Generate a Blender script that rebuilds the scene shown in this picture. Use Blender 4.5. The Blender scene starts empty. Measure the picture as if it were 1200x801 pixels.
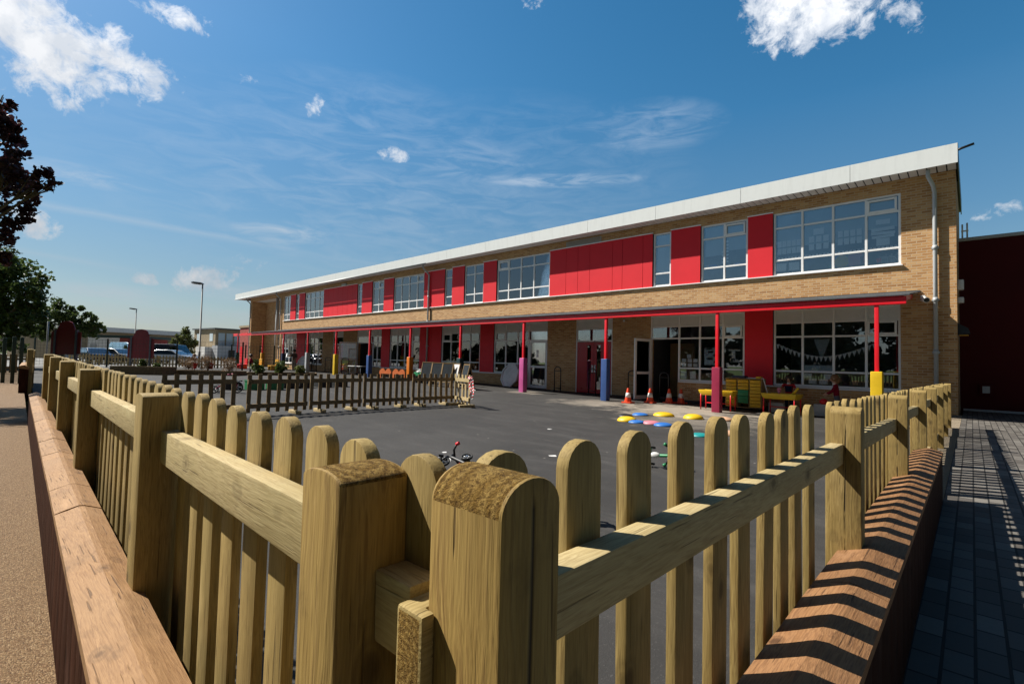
import bpy, bmesh, math, random
from mathutils import Vector, Matrix, noise
random.seed(7)
S = bpy.context.scene
COL = S.collection
R = math.radians
def rnd(a, b): return a + (b - a) * random.random()

# ------------------------------------------------------------------ mesh builder
class MB:
    def __init__(s): s.v = []; s.f = []; s.m = []; s.sm = []
    def add(s, vs, fs, mi=0, M=None, smooth=False):
        n = len(s.v)
        for p in vs:
            p = Vector(p)
            s.v.append(M @ p if M is not None else p)
        for f in fs:
            s.f.append([n + i for i in f]); s.m.append(mi); s.sm.append(smooth)
        return s
    def box(s, x0, x1, y0, y1, z0, z1, mi=0, M=None):
        return s.add([(x0,y0,z0),(x1,y0,z0),(x1,y1,z0),(x0,y1,z0),(x0,y0,z1),(x1,y0,z1),(x1,y1,z1),(x0,y1,z1)],
              [(0,3,2,1),(4,5,6,7),(0,1,5,4),(1,2,6,5),(2,3,7,6),(3,0,4,7)], mi, M)
    def cyl(s, a, b, r0, r1=None, n=12, mi=0, smooth=True, caps=True):
        r1 = r0 if r1 is None else r1
        a = Vector(a); b = Vector(b); d = (b - a).normalized()
        u = d.orthogonal().normalized(); w = d.cross(u)
        vs = []
        for (c, r) in ((a, r0), (b, r1)):
            for i in range(n):
                t = 2 * math.pi * i / n
                vs.append(c + u * math.cos(t) * r + w * math.sin(t) * r)
        s.add(vs, [(i, (i + 1) % n, n + (i + 1) % n, n + i) for i in range(n)], mi, None, smooth)
        if caps:
            k = len(s.v) - 2 * n
            s.f.append([k + i for i in range(n)][::-1]); s.m.append(mi); s.sm.append(False)
            s.f.append([k + n + i for i in range(n)]); s.m.append(mi); s.sm.append(False)
        return s
    def tube(s, pts, r, n=8, mi=0):
        pts = [Vector(p) for p in pts]
        rs = r if isinstance(r, (list, tuple)) else [r] * len(pts)
        k0 = len(s.v); u = None
        for i, p in enumerate(pts):
            d = (pts[min(i + 1, len(pts) - 1)] - pts[max(i - 1, 0)]).normalized()
            if u is None: u = d.orthogonal().normalized()
            u = (u - d * u.dot(d)).normalized(); w = d.cross(u)
            for j in range(n):
                t = 2 * math.pi * j / n
                s.v.append(p + (u * math.cos(t) + w * math.sin(t)) * rs[i])
        for i in range(len(pts) - 1):
            for j in range(n):
                a = k0 + i * n + j; b = k0 + i * n + (j + 1) % n
                s.f.append([a, b, b + n, a + n]); s.m.append(mi); s.sm.append(True)
        s.f.append([k0 + j for j in range(n)][::-1]); s.m.append(mi); s.sm.append(False)
        e = k0 + (len(pts) - 1) * n
        s.f.append([e + j for j in range(n)]); s.m.append(mi); s.sm.append(False)
        return s
    def ell(s, c, rx, ry, rz, mi=0, nu=14, nv=9, M=None, z0=-1.0):
        vs = []; fs = []
        a0 = math.asin(max(-1, z0))
        for j in range(nv + 1):
            a = a0 + (math.pi / 2 - a0) * j / nv
            for i in range(nu):
                t = 2 * math.pi * i / nu
                vs.append((c[0] + rx * math.cos(a) * math.cos(t), c[1] + ry * math.cos(a) * math.sin(t), c[2] + rz * math.sin(a)))
        for j in range(nv):
            for i in range(nu):
                fs.append((j * nu + i, j * nu + (i + 1) % nu, (j + 1) * nu + (i + 1) % nu, (j + 1) * nu + i))
        fs.append(tuple(range(nu))[::-1])
        return s.add(vs, fs, mi, M, True)
    def prism(s, prof, axis, a, b, mi=0, M=None, smooth=False, capmi=None):
        """prof: list of 2d points; axis 'x','y','z' = extrusion axis"""
        n = len(prof)
        def P(p, t):
            return {'x': (t, p[0], p[1]), 'y': (p[0], t, p[1]), 'z': (p[0], p[1], t)}[axis]
        vs = [P(p, a) for p in prof] + [P(p, b) for p in prof]
        s.add(vs, [(i, (i + 1) % n, n + (i + 1) % n, n + i) for i in range(n)], mi, M, smooth)
        k = len(s.v) - 2 * n
        cm = mi if capmi is None else capmi
        s.f.append([k + i for i in range(n)][::-1]); s.m.append(cm); s.sm.append(False)
        s.f.append([k + n + i for i in range(n)]); s.m.append(cm); s.sm.append(False)
        return s
    def mesh(s, name, mats, origin=(0,0,0), bevel=0, seg=2):
        o = Vector(origin)
        me = bpy.data.meshes.new(name)
        me.from_pydata([tuple(p - o) for p in s.v], [], s.f)
        for m in mats: me.materials.append(m)
        for p, mi, sm in zip(me.polygons, s.m, s.sm):
            p.material_index = mi; p.use_smooth = sm
        bm = bmesh.new(); bm.from_mesh(me)
        bmesh.ops.recalc_face_normals(bm, faces=bm.faces)
        if bevel:
            es = [e for e in bm.edges if len(e.link_faces) == 2 and e.calc_face_angle(0) > 0.6]
            bmesh.ops.bevel(bm, geom=es, offset=bevel, segments=seg, profile=0.6, affect='EDGES', clamp_overlap=True)
        bm.to_mesh(me); bm.free()
        if bevel:
            for p in me.polygons: p.use_smooth = True
            me.set_sharp_from_angle(angle=R(31))
        me.update()
        return me
    def build(s, name, mats, parent=None, origin=None, bevel=0, seg=2):
        if not isinstance(mats, (list, tuple)): mats = [mats]
        if origin is None:
            origin = parent.matrix_basis.translation if parent is not None else (0,0,0)
        o = bpy.data.objects.new(name, s.mesh(name, mats, origin, bevel, seg))
        o.location = origin
        COL.objects.link(o)
        if parent is not None: attach(o, parent)
        return o

def world_of(o):
    m = o.matrix_basis.copy()
    if o.parent is not None:
        m = world_of(o.parent) @ o.matrix_parent_inverse @ m
    return m
def attach(o, p):
    o.parent = p
    o.matrix_parent_inverse = world_of(p).inverted()
def tag(o, label, cat, group=None, kind=None):
    if label: o['label'] = label
    if cat: o['category'] = cat
    if group: o['group'] = group
    if kind: o['kind'] = kind
    return o
def thing(name, label, cat, loc=(0,0,0), group=None):
    o = bpy.data.objects.new(name, None); o.empty_display_size = 0.1
    o.location = loc; COL.objects.link(o)
    return tag(o, label, cat, group)
def structure(o): o['kind'] = 'structure'; return o
def link_copy(o, parent=None):
    c = o.copy(); COL.objects.link(c)
    if parent is not None: c.parent = parent
    return c
def copy_tree(o, parent=None):
    c = link_copy(o, parent)
    for ch in [x for x in COL.objects if x.parent == o]: copy_tree(ch, c)
    return c

# ------------------------------------------------------------------ materials
class NT:
    def __init__(s, name):
        s.m = bpy.data.materials.new(name); s.m.use_nodes = True
        s.t = s.m.node_tree; s.t.nodes.clear()
        s.out = s.t.nodes.new('ShaderNodeOutputMaterial')
    def n(s, typ, **kw):
        nd = s.t.nodes.new(typ)
        for k, v in kw.items():
            if k.startswith('i_'):
                nd.inputs[int(k[2:]) if k[2:].isdigit() else k[2:].replace('_', ' ')].default_value = v
            else: setattr(nd, k, v)
        return nd
    def l(s, a, b): s.t.links.new(a, b)
    def coords(s, scale=(1,1,1), kind='Object', rand=0.0, rot=(0,0,0)):
        tc = s.n('ShaderNodeTexCoord')
        mp = s.n('ShaderNodeMapping'); mp.inputs['Scale'].default_value = scale; mp.inputs['Rotation'].default_value = rot
        src = tc.outputs[kind]
        if rand:
            oi = s.n('ShaderNodeObjectInfo')
            mu = s.n('ShaderNodeMath', operation='MULTIPLY'); mu.inputs[1].default_value = rand
            s.l(oi.outputs['Random'], mu.inputs[0])
            ad = s.n('ShaderNodeVectorMath', operation='ADD')
            s.l(src, ad.inputs[0]); s.l(mu.outputs[0], ad.inputs[1]); src = ad.outputs[0]
        s.l(src, mp.inputs['Vector'])
        return mp.outputs[0]
    def noise(s, vec, scale, detail=4, rough=0.55, dist=0.0):
        nd = s.n('ShaderNodeTexNoise'); nd.inputs['Scale'].default_value = scale; nd.inputs['Detail'].default_value = detail
        nd.inputs['Roughness'].default_value = rough; nd.inputs['Distortion'].default_value = dist
        if vec is not None: s.l(vec, nd.inputs['Vector'])
        return nd.outputs['Fac']
    def ramp(s, fac, stops):
        r = s.n('ShaderNodeValToRGB'); e = r.color_ramp.elements
        while len(e) < len(stops): e.new(0.5)
        for k, (p, c) in enumerate(stops):
            e[k].position = p; e[k].color = (c, c, c, 1) if not isinstance(c, (tuple, list)) else (*c, 1)
        s.l(fac, r.inputs[0]); return r.outputs[0]
    def mix(s, fac, a, b, mode='MIX'):
        m = s.n('ShaderNodeMix', data_type='RGBA', blend_type=mode)
        for sock, v in ((0, fac), (6, a), (7, b)):
            if hasattr(v, 'is_linked'): s.l(v, m.inputs[sock])
            elif sock == 0: m.inputs[0].default_value = v
            else: m.inputs[sock].default_value = (*v, 1)
        return m.outputs[2]
    def math(s, op, a, b=0.0, clamp=False):
        m = s.n('ShaderNodeMath', operation=op, use_clamp=clamp)
        for i, v in enumerate((a, b)):
            if hasattr(v, 'is_linked'): s.l(v, m.inputs[i])
            else: m.inputs[i].default_value = v
        return m.outputs[0]
    def bump(s, h, strength=0.3, dist=0.01, prev=None):
        b = s.n('ShaderNodeBump'); b.inputs['Strength'].default_value = strength; b.inputs['Distance'].default_value = dist
        s.l(h, b.inputs['Height'])
        if prev is not None: s.l(prev, b.inputs['Normal'])
        return b.outputs[0]
    def pbr(s, col, rough=0.6, bump=None, metal=0.0, spec=0.5, **kw):
        p = s.n('ShaderNodeBsdfPrincipled')
        if hasattr(col, 'is_linked'): s.l(col, p.inputs['Base Color'])
        else: p.inputs['Base Color'].default_value = (*col, 1)
        if hasattr(rough, 'is_linked'): s.l(rough, p.inputs['Roughness'])
        else: p.inputs['Roughness'].default_value = rough
        p.inputs['Metallic'].default_value = metal
        p.inputs['Specular IOR Level'].default_value = spec
        if bump is not None: s.l(bump, p.inputs['Normal'])
        for k, v in kw.items(): p.inputs[k.replace('_', ' ')].default_value = v
        s.l(p.outputs[0], s.out.inputs[0]); return s.m

def paint(name, col, rough=0.45, var=0.12, spec=0.5, metal=0.0, bumpy=0.05, scale=3.0):
    t = NT(name); v = t.coords((1,1,1), 'Object', 3.0)
    n = t.noise(v, scale, 6, 0.6); n2 = t.noise(v, scale * 14, 3)
    c = t.mix(t.ramp(n, [(0.3, 0.0), (0.7, 1.0)]), tuple(x * (1 - var) for x in col), tuple(min(1, x * (1 + var)) for x in col))
    r = t.math('ADD', rough - 0.08, t.math('MULTIPLY', n, 0.16))
    return t.pbr(c, r, t.bump(n2, bumpy, 0.004), metal, spec)

def wood(name, c_lo, c_hi, c_dark, axis='z', rough=0.75, gs=48, dk=0.8, knots=True, tint=(0.24,0.20,0.075), tint_amt=0.3, bump=0.35, crack=None, stain=0.0, spec=0.3):
    t = NT(name)
    k = 0.06
    sc = {'x': (k,1,1), 'y': (1,k,1), 'z': (1,1,k)}[axis]
    v = t.coords(sc, 'Object', 11.0)
    vraw = t.coords((1,1,1), 'Object', 11.0)
    warp = t.noise(vraw, 3.0, 2)
    wv = t.n('ShaderNodeVectorMath', operation='ADD'); t.l(v, wv.inputs[0])
    wm = t.math('MULTIPLY', warp, 0.02); t.l(wm, wv.inputs[1])
    g1 = t.noise(wv.outputs[0], gs, 4, 0.6, 0.8)
    g2 = t.noise(wv.outputs[0], 240, 2, 0.6)
    big = t.noise(vraw, 2.2, 3)
    base = t.mix(t.ramp(g1, [(0.32, 0.0), (0.50, 0.55), (0.62, 1.0)]), c_lo, c_hi)
    base = t.mix(t.math('MULTIPLY', t.ramp(g1, [(0.54, 0.0), (0.60, 1.0), (0.66, 0.0)]), dk), base, c_dark)
    base = t.mix(t.math('MULTIPLY', t.ramp(g2, [(0.45, 0.0), (0.72, 1.0)]), 0.6), base, c_dark)
    base = t.mix(t.math('MULTIPLY', t.ramp(big, [(0.42, 0.0), (0.68, 1.0)]), tint_amt), base, tint)
    oi = t.n('ShaderNodeObjectInfo')
    base = t.mix(t.math('MULTIPLY', oi.outputs['Random'], 0.42), base, tuple(x * 0.60 for x in c_lo))
    blc = t.ramp(t.noise(t.coords({'x': (.35,1,1), 'y': (1,.35,1), 'z': (1,1,.35)}[axis], 'Object', 3.0), 9, 4, .6), [(0.58, 0.0), (0.72, 1.0)])
    base = t.mix(t.math('MULTIPLY', blc, 0.35), base, tuple(min(.6, x * 1.25 + .04) for x in c_hi))
    h = t.math('ADD', t.math('MULTIPLY', g1, 0.5), t.math('MULTIPLY', g2, 0.5))
    if knots:
        ks = {'x': (5.5,9,9), 'y': (9,5.5,9), 'z': (9,9,5.5)}[axis]
        kv = t.coords(ks, 'Object', 7.0)
        vo = t.n('ShaderNodeTexVoronoi'); vo.inputs['Scale'].default_value = 0.9; t.l(kv, vo.inputs['Vector'])
        kd = t.math('ADD', vo.outputs['Distance'], t.math('MULTIPLY', t.noise(vraw, 60, 2), 0.06))
        kn = t.ramp(kd, [(0.09, 1.0), (0.13, 0.75), (0.165, 0.30), (0.20, 0.42), (0.26, 0.0)])
        base = t.mix(t.math('MULTIPLY', kn, 0.75), base, tuple(x * 0.35 for x in c_dark))
        h = t.math('SUBTRACT', h, t.math('MULTIPLY', kn, 0.5))
    # fine drying checks along the grain
    cs = {'x': (.03,1,1), 'y': (1,.03,1), 'z': (1,1,.03)}[axis]
    chk = t.ramp(t.noise(t.coords(cs, 'Object', 5.0), 130, 2, .5), [(0.66, 0.0), (0.70, 1.0)])
    base = t.mix(t.math('MULTIPLY', chk, 0.65), base, tuple(x * 0.35 for x in c_dark))
    h = t.math('SUBTRACT', h, t.math('MULTIPLY', chk, 0.8))
    if stain:
        st = t.ramp(t.noise(vraw, 7.0, 5, 0.65), [(0.55, 0.0), (0.68, 1.0)])
        base = t.mix(t.math('MULTIPLY', st, stain), base, tuple(x * 0.3 for x in c_dark))
    if crack is not None:
        sp = t.n('ShaderNodeSeparateXYZ'); tc = t.n('ShaderNodeTexCoord'); t.l(tc.outputs['Object'], sp.inputs[0])
        a = t.math('ABSOLUTE', t.math('ADD', sp.outputs[crack], t.math('MULTIPLY', t.math('SUBTRACT', t.noise(v, 14, 3), 0.5), 0.035)))
        brk = t.ramp(t.noise(vraw, 9, 2), [(0.42, 0.0), (0.50, 1.0)])
        ck = t.math('MULTIPLY', t.ramp(a, [(0.0, 1.0), (0.0014, 0.0)]), brk)
        base = t.mix(ck, base, (0.015, 0.01, 0.005))
        h = t.math('SUBTRACT', h, ck)
    return t.pbr(base, rough, t.bump(h, bump, 0.004), 0, spec)

M = {}
LO, HI, DK = (0.27,0.185,0.058), (0.42,0.305,0.115), (0.16,0.10,0.03)
M['fence_z'] = wood('fence_timber_upright', LO, HI, DK, 'z', gs=60, dk=0.55)
M['fence_x'] = wood('fence_timber_long', (0.40,0.31,0.150), (0.50,0.405,0.215), (0.25,0.17,0.07), 'x', gs=70, dk=0.5)
M['fence_y'] = wood('fence_timber_cross', (0.32,0.23,0.085), (0.46,0.35,0.15), (0.19,0.125,0.04), 'y')
M['post_plain'] = wood('post_timber_plain', (0.26,0.165,0.044), (0.38,0.255,0.08), (0.14,0.075,0.02), 'z', bump=0.5, stain=0.35)
M['post'] = wood('post_timber', (0.27,0.17,0.046), (0.40,0.27,0.085), (0.15,0.08,0.022), 'z', crack=1, bump=0.5, stain=0.35)
M['post_crack'] = wood('post_timber_split', (0.28,0.19,0.058), (0.42,0.30,0.11), (0.15,0.09,0.028), 'z', crack=0, bump=0.5, stain=0.2)
M['sleeper_y'] = wood('sleeper_timber_cross', (0.22,0.105,0.040), (0.34,0.18,0.080), (0.10,0.04,0.015), 'y', gs=85, dk=0.6, tint=(0.27,0.15,0.075), tint_amt=0.2, bump=0.6, stain=0.15)
M['sleeper_x'] = wood('sleeper_timber_long', (0.27,0.145,0.060), (0.38,0.22,0.10), (0.15,0.068,0.025), 'x', gs=85, dk=0.6, tint=(0.33,0.205,0.105), tint_amt=0.3, bump=0.6, stain=0.18)
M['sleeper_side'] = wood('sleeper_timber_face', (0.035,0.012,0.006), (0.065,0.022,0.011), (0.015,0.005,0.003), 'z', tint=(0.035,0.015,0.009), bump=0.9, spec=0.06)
M['dark_picket'] = wood('shade_toned_timber', (0.22,0.15,0.075), (0.34,0.245,0.13), (0.11,0.07,0.03), 'z', tint=(0.24,0.17,0.085))  # panels' pale wood darkened to hold their shaded side; also used on planters
M['pale_picket'] = wood('pale_rough_timber', (0.50,0.38,0.19), (0.62,0.50,0.29), (0.30,0.2,0.09), 'z')
def endgrain(name):
    t = NT(name); v = t.coords((1,1,1), 'Object', 0)
    n1 = t.noise(v, 210, 4, 0.7); n2 = t.noise(v, 620, 3, 0.7)
    mp = t.coords((1,1,1), 'Object', 0)
    w = t.n('ShaderNodeTexWave', wave_type='RINGS', rings_direction='SPHERICAL'); w.inputs['Scale'].default_value = 38; w.inputs['Distortion'].default_value = 1.6
    w.inputs['Detail'].default_value = 2; w.inputs['Detail Scale'].default_value = 6
    t.l(mp, w.inputs['Vector'])
    c = t.mix(w.outputs[0], (0.25,0.145,0.032), (0.42,0.27,0.08))
    c = t.mix(t.ramp(n1, [(0.38, 0.85), (0.56, 0.0)]), c, (0.09,0.045,0.010))
    h = t.math('ADD', n1, t.math('MULTIPLY', n2, 0.6))
    return t.pbr(c, 0.9, t.bump(h, 1.0, 0.010), 0, 0.15)
M['endgrain'] = endgrain('sawn_end_grain')

def brick(name, tones, mortar, wall=True, bw=0.225, rh=0.075, ms=0.010, bump=0.5, off=0.5):
    t = NT(name)
    tc = t.n('ShaderNodeTexCoord'); sp = t.n('ShaderNodeSeparateXYZ'); t.l(tc.outputs['Object'], sp.inputs[0])
    cb = t.n('ShaderNodeCombineXYZ')
    if wall:
        t.l(t.math('ADD', sp.outputs[0], sp.outputs[1]), cb.inputs[0]); t.l(sp.outputs[2], cb.inputs[1])
    else:
        t.l(sp.outputs[1], cb.inputs[0]); t.l(sp.outputs[0], cb.inputs[1])
    b = t.n('ShaderNodeTexBrick'); b.offset = off
    b.inputs['Scale'].default_value = 1; b.inputs['Brick Width'].default_value = bw; b.inputs['Row Height'].default_value = rh
    b.inputs['Mortar Size'].default_value = ms; b.inputs['Mortar Smooth'].default_value = 0.1
    b.inputs['Color1'].default_value = (0,0,0,1); b.inputs['Color2'].default_value = (1,1,1,1); b.inputs['Mortar'].default_value = (0.5,0.5,0.5,1)
    t.l(cb.outputs[0], b.inputs['Vector'])
    n = t.noise(tc.outputs['Object'], 0.6, 4); n2 = t.noise(tc.outputs['Object'], 40, 4, 0.7)
    c = t.ramp(b.outputs['Color'], [(0.0, tones[0]), (0.35, tones[1]), (0.7, tones[2]), (1.0, tones[3])])
    c = t.mix(t.math('MULTIPLY', t.ramp(n, [(0.35, 0.0), (0.7, 1.0)]), 0.3), c, tones[1])
    c = t.mix(t.math('MULTIPLY', n2, 0.5), c, tuple(x * 0.55 for x in tones[1]))
    c = t.mix(b.outputs['Fac'], c, mortar)
    h = t.math('ADD', t.math('SUBTRACT', 1.0, b.outputs['Fac']), t.math('MULTIPLY', n2, 0.3))
    return t.pbr(c, 0.85, t.bump(h, bump, 0.006), 0, 0.25)
M['brick'] = brick('buff_brick', [(0.38,0.180,0.066), (0.53,0.280,0.110), (0.62,0.355,0.150), (0.70,0.45,0.22)], (0.52,0.38,0.24))
M['plinth'] = brick('blue_engineering_brick', [(0.02,0.022,0.03), (0.035,0.037,0.045), (0.045,0.045,0.055), (0.06,0.055,0.06)], (0.10,0.09,0.08))
M['paver'] = brick('charcoal_block_paver', [(0.064,0.056,0.049), (0.115,0.104,0.093), (0.155,0.142,0.128), (0.225,0.21,0.185)], (0.025,0.024,0.022), False, 0.2, 0.1, 0.006, 0.8)
M['far_brick'] = brick('sand_coloured_brick', [(0.28,0.21,0.12), (0.34,0.26,0.15), (0.38,0.30,0.18), (0.42,0.33,0.20)], (0.34,0.29,0.22))
M['red_brick'] = brick('red_brick', [(0.30,0.05,0.04), (0.36,0.06,0.05), (0.40,0.07,0.055), (0.44,0.09,0.07)], (0.30,0.12,0.10))

def asphalt(name, base, var):
    t = NT(name); tc = t.n('ShaderNodeTexCoord'); v = tc.outputs['Object']
    big = t.noise(v, 0.35, 5, 0.6); mid = t.noise(v, 2.5, 5, 0.65); fine = t.noise(v, 260, 2, 0.6); agg = t.noise(v, 90, 3, 0.7)
    c = t.mix(t.ramp(big, [(0.35, 0.0), (0.7, 1.0)]), tuple(x * 0.72 for x in base), tuple(x * 1.25 for x in base))
    c = t.mix(t.math('MULTIPLY', t.ramp(mid, [(0.52, 0.0), (0.75, 1.0)]), 0.45), c, tuple(x * 1.7 for x in base))
    c = t.mix(t.ramp(agg, [(0.60, 0.0), (0.72, 0.8)]), c, tuple(min(1, x * 3.0) for x in base))
    c = t.mix(t.ramp(fine, [(0.30, 0.7), (0.45, 0.0)]), c, tuple(x * 0.35 for x in base))
    # scuffs, patched areas and pale flecks trodden into the surface
    mv = t.coords((0.5,2.2,1), 'Object', 0, (0,0,R(35)))
    c = t.mix(t.math('MULTIPLY', t.ramp(t.noise(mv, 1.1, 6, 0.7), [(0.50, 0.0), (0.66, 1.0)]), 0.5), c, tuple(x * 1.9 for x in base))
    c = t.mix(t.math('MULTIPLY', t.ramp(t.noise(v, 0.22, 3), [(0.50, 0.0), (0.53, 1.0)]), 0.35), c, tuple(x * 0.6 for x in base))
    vf = t.n('ShaderNodeTexVoronoi'); vf.inputs['Scale'].default_value = 2.3; t.l(v, vf.inputs['Vector'])
    c = t.mix(t.ramp(t.math('ADD', vf.outputs['Distance'], t.math('MULTIPLY', t.noise(v, 30, 2), 0.06)), [(0.055, 0.9), (0.075, 0.0)]), c, (0.28,0.26,0.23))
    # spilled play sand near the trays: a stain with a shape of its own
    for (cx, cy, r, amt) in var:
        d = t.n('ShaderNodeVectorMath', operation='DISTANCE'); t.l(v, d.inputs[0]); d.inputs[1].default_value = (cx, cy, 0)
        k = t.math('ADD', t.math('DIVIDE', d.outputs['Value'], r), t.math('MULTIPLY', t.math('SUBTRACT', t.noise(v, 1.6, 6, 0.7), 0.5), 2.4))
        c = t.mix(t.math('MULTIPLY', t.ramp(k, [(0.35, 1.0), (1.0, 0.0)]), amt), c, (0.36,0.31,0.25))
    return t.pbr(c, t.math('ADD', 0.72, t.math('MULTIPLY', mid, 0.2)), t.bump(t.math('ADD', agg, fine), 0.5, 0.006), 0, 0.35)
M['asphalt'] = asphalt('playground_asphalt', (0.037,0.035,0.033), [(-6.6,15.0,2.6,0.75), (-9.4,14.4,1.6,0.5), (-13.6,15.6,0.9,0.5), (-5.2,12.6,2.2,0.35)])
M['carpark'] = asphalt('car_park_asphalt', (0.16,0.16,0.155), [])
def gravel(name):
    t = NT(name); tc = t.n('ShaderNodeTexCoord'); v = tc.outputs['Object']
    vo = t.n('ShaderNodeTexVoronoi'); vo.inputs['Scale'].default_value = 190; t.l(v, vo.inputs['Vector'])
    hs = t.n('ShaderNodeSeparateColor'); t.l(vo.outputs['Color'], hs.inputs[0])
    c = t.ramp(hs.outputs[0], [(0.0, (0.11,0.055,0.022)), (0.35, (0.23,0.13,0.055)), (0.7, (0.33,0.205,0.095)), (1.0, (0.50,0.36,0.20))])
    c = t.mix(t.ramp(vo.outputs['Distance'], [(0.45, 0.0), (0.75, 0.75)]), c, (0.05,0.027,0.012))
    n = t.noise(v, 1.2, 4); c = t.mix(t.math('MULTIPLY', n, 0.35), c, (0.20,0.11,0.048))
    h = t.math('SUBTRACT', 1.0, vo.outputs['Distance'])
    return t.pbr(c, 0.8, t.bump(h, 1.0, 0.008), 0, 0.3)
M['gravel'] = gravel('resin_bound_gravel')
def simple_ground(name, a, b, scale=8):
    t = NT(name); tc = t.n('ShaderNodeTexCoord'); v = tc.outputs['Object']
    n = t.noise(v, scale, 6, 0.7)
    return t.pbr(t.mix(t.ramp(n, [(0.35, 0.0), (0.65, 1.0)]), a, b), 0.95, t.bump(n, 0.8, 0.03), 0, 0.1)
M['grass'] = simple_ground('grass_ground', (0.035,0.06,0.015), (0.09,0.12,0.035))
M['soil'] = simple_ground('planting_soil', (0.05,0.032,0.018), (0.13,0.09,0.05), 20)
M['strip'] = simple_ground('pale_grit', (0.20,0.16,0.11), (0.36,0.30,0.22), 60)

M['upvc'] = paint('white_upvc', (0.84,0.84,0.84), 0.35, 0.04)
M['fascia'] = paint('pale_grey_metal_fascia', (0.70,0.72,0.72), 0.45, 0.05, scale=0.7)
def streaked(name, col, rough):
    t = NT(name); tc = t.n('ShaderNodeTexCoord')
    mp = t.coords((2.6,2.6,.35), 'Object', 7.0); n = t.noise(mp, 3.0, 6, .65); n2 = t.noise(tc.outputs['Object'], .8, 4); n3 = t.noise(tc.outputs['Object'], 30, 3)
    c = t.mix(t.math('MULTIPLY', t.ramp(n, [(.48,0.0),(.75,1.0)]), .22), col, tuple(x * .55 for x in col))
    c = t.mix(t.math('MULTIPLY', n2, .15), c, tuple(x * .8 for x in col))
    return t.pbr(c, rough, t.bump(n2, .15, .02), 0, .4)
M['fascia'] = streaked('weathered_pale_fascia', (0.74,0.77,0.77), 0.45)
M['soffit'] = paint('grey_soffit_board', (0.66,0.62,0.60), 0.6, 0.06)
M['gap'] = paint('dark_joint', (0.012,0.012,0.013), 0.8)
M['roofing'] = paint('grey_roof_sheet', (0.25,0.26,0.27), 0.6)
M['red'] = paint('red_cladding', (0.74,0.018,0.030), 0.6, 0.05, spec=0.3, scale=1.2)
M['red_steel'] = paint('red_painted_steel', (0.70,0.012,0.022), 0.35, 0.08)
M['red_door'] = paint('red_door_paint', (0.40,0.010,0.016), 0.3, 0.06)
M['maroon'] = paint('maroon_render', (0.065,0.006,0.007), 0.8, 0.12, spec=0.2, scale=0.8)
M['grey_metal'] = paint('grey_painted_metal', (0.42,0.44,0.45), 0.4, 0.08)
M['lead'] = paint('lead_flashing', (0.075,0.085,0.095), 0.6, 0.25)
M['dark_metal'] = paint('black_painted_metal', (0.012,0.013,0.015), 0.4)
M['green_metal'] = paint('dark_green_metal', (0.012,0.035,0.026), 0.45)
M['black_plastic'] = paint('black_plastic', (0.015,0.015,0.016), 0.5)
M['white_plastic'] = paint('white_plastic', (0.75,0.75,0.74), 0.35)
M['silver'] = paint('silver_metal', (0.55,0.56,0.57), 0.3, metal=0.8)
for nm, c in dict(yellow=(0.72,0.47,0.012), crimson=(0.30,0.018,0.060), blue=(0.035,0.085,0.26), pink=(0.58,0.10,0.32), teal=(0.008,0.035,0.042),
                  orange=(0.72,0.20,0.015), grey_pad=(0.45,0.47,0.50), navy=(0.012,0.016,0.06), amber=(0.65,0.34,0.03), dark_green=(0.01,0.05,0.03),
                  bright_blue=(0.03,0.16,0.52), mat_pink=(0.62,0.20,0.24), mat_teal=(0.01,0.25,0.25), peach=(0.60,0.36,0.22), green=(0.012,0.20,0.07),
                  cone=(0.72,0.065,0.015), bench_orange=(0.55,0.13,0.03), tray_yellow=(0.70,0.42,0.01)).items():
    M[nm] = paint('plastic_' + nm, c, 0.45, 0.10)
M['paper'] = paint('paper', (0.92,0.92,0.92), 0.8, 0.04)
M['blind'] = paint('pale_blue_roller_blind', (0.50,0.60,0.65), 0.8, 0.04)
M['room_wall'] = paint('classroom_wall', (0.30,0.34,0.37), 0.9)
M['room_dark'] = paint('classroom_floor', (0.05,0.055,0.065), 0.9)
M['grey_board'] = paint('grey_plastic_tray', (0.80,0.80,0.80), 0.6, 0.15, scale=2.5)
M['chalkboard'] = paint('slate_chalkboard', (0.022,0.028,0.034), 0.85, 0.3, spec=0.15)
M['beech'] = wood('beech_board', (0.30,0.19,0.09), (0.40,0.27,0.14), (0.2,0.12,0.05), 'z', knots=False)
M['tyre'] = paint('rubber', (0.018,0.018,0.018), 0.75)
M['bark'] = simple_ground('tree_bark', (0.06,0.045,0.03), (0.16,0.125,0.09), 14)
def glass(name, tint, refl, base=0.02):
    t = NT(name)
    fr = t.n('ShaderNodeFresnel'); fr.inputs['IOR'].default_value = 1.52
    f = t.math('ADD', t.math('MULTIPLY', fr.outputs[0], refl), base, True)
    tr = t.n('ShaderNodeBsdfTransparent'); tr.inputs[0].default_value = (*tint, 1)
    gl = t.n('ShaderNodeBsdfGlossy'); gl.inputs['Roughness'].default_value = 0.0; gl.inputs['Color'].default_value = (0.95,0.97,1,1)
    tc = t.n('ShaderNodeTexCoord')
    t.l(t.bump(t.noise(tc.outputs['Object'], 0.9, 1), 0.05, 0.02), gl.inputs['Normal'])
    mx = t.n('ShaderNodeMixShader'); t.l(f, mx.inputs[0]); t.l(tr.outputs[0], mx.inputs[1]); t.l(gl.outputs[0], mx.inputs[2])
    t.l(mx.outputs[0], t.out.inputs[0]); return t.m
M['glass'] = glass('window_glass', (0.93,0.95,0.96), 2.0, 0.05)
M['glass_upper'] = glass('coated_window_glass', (0.95,0.97,0.98), 2.0, 0.06)
M['car_glass'] = glass('car_window_glass', (0.15,0.18,0.2), 1.8)
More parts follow.
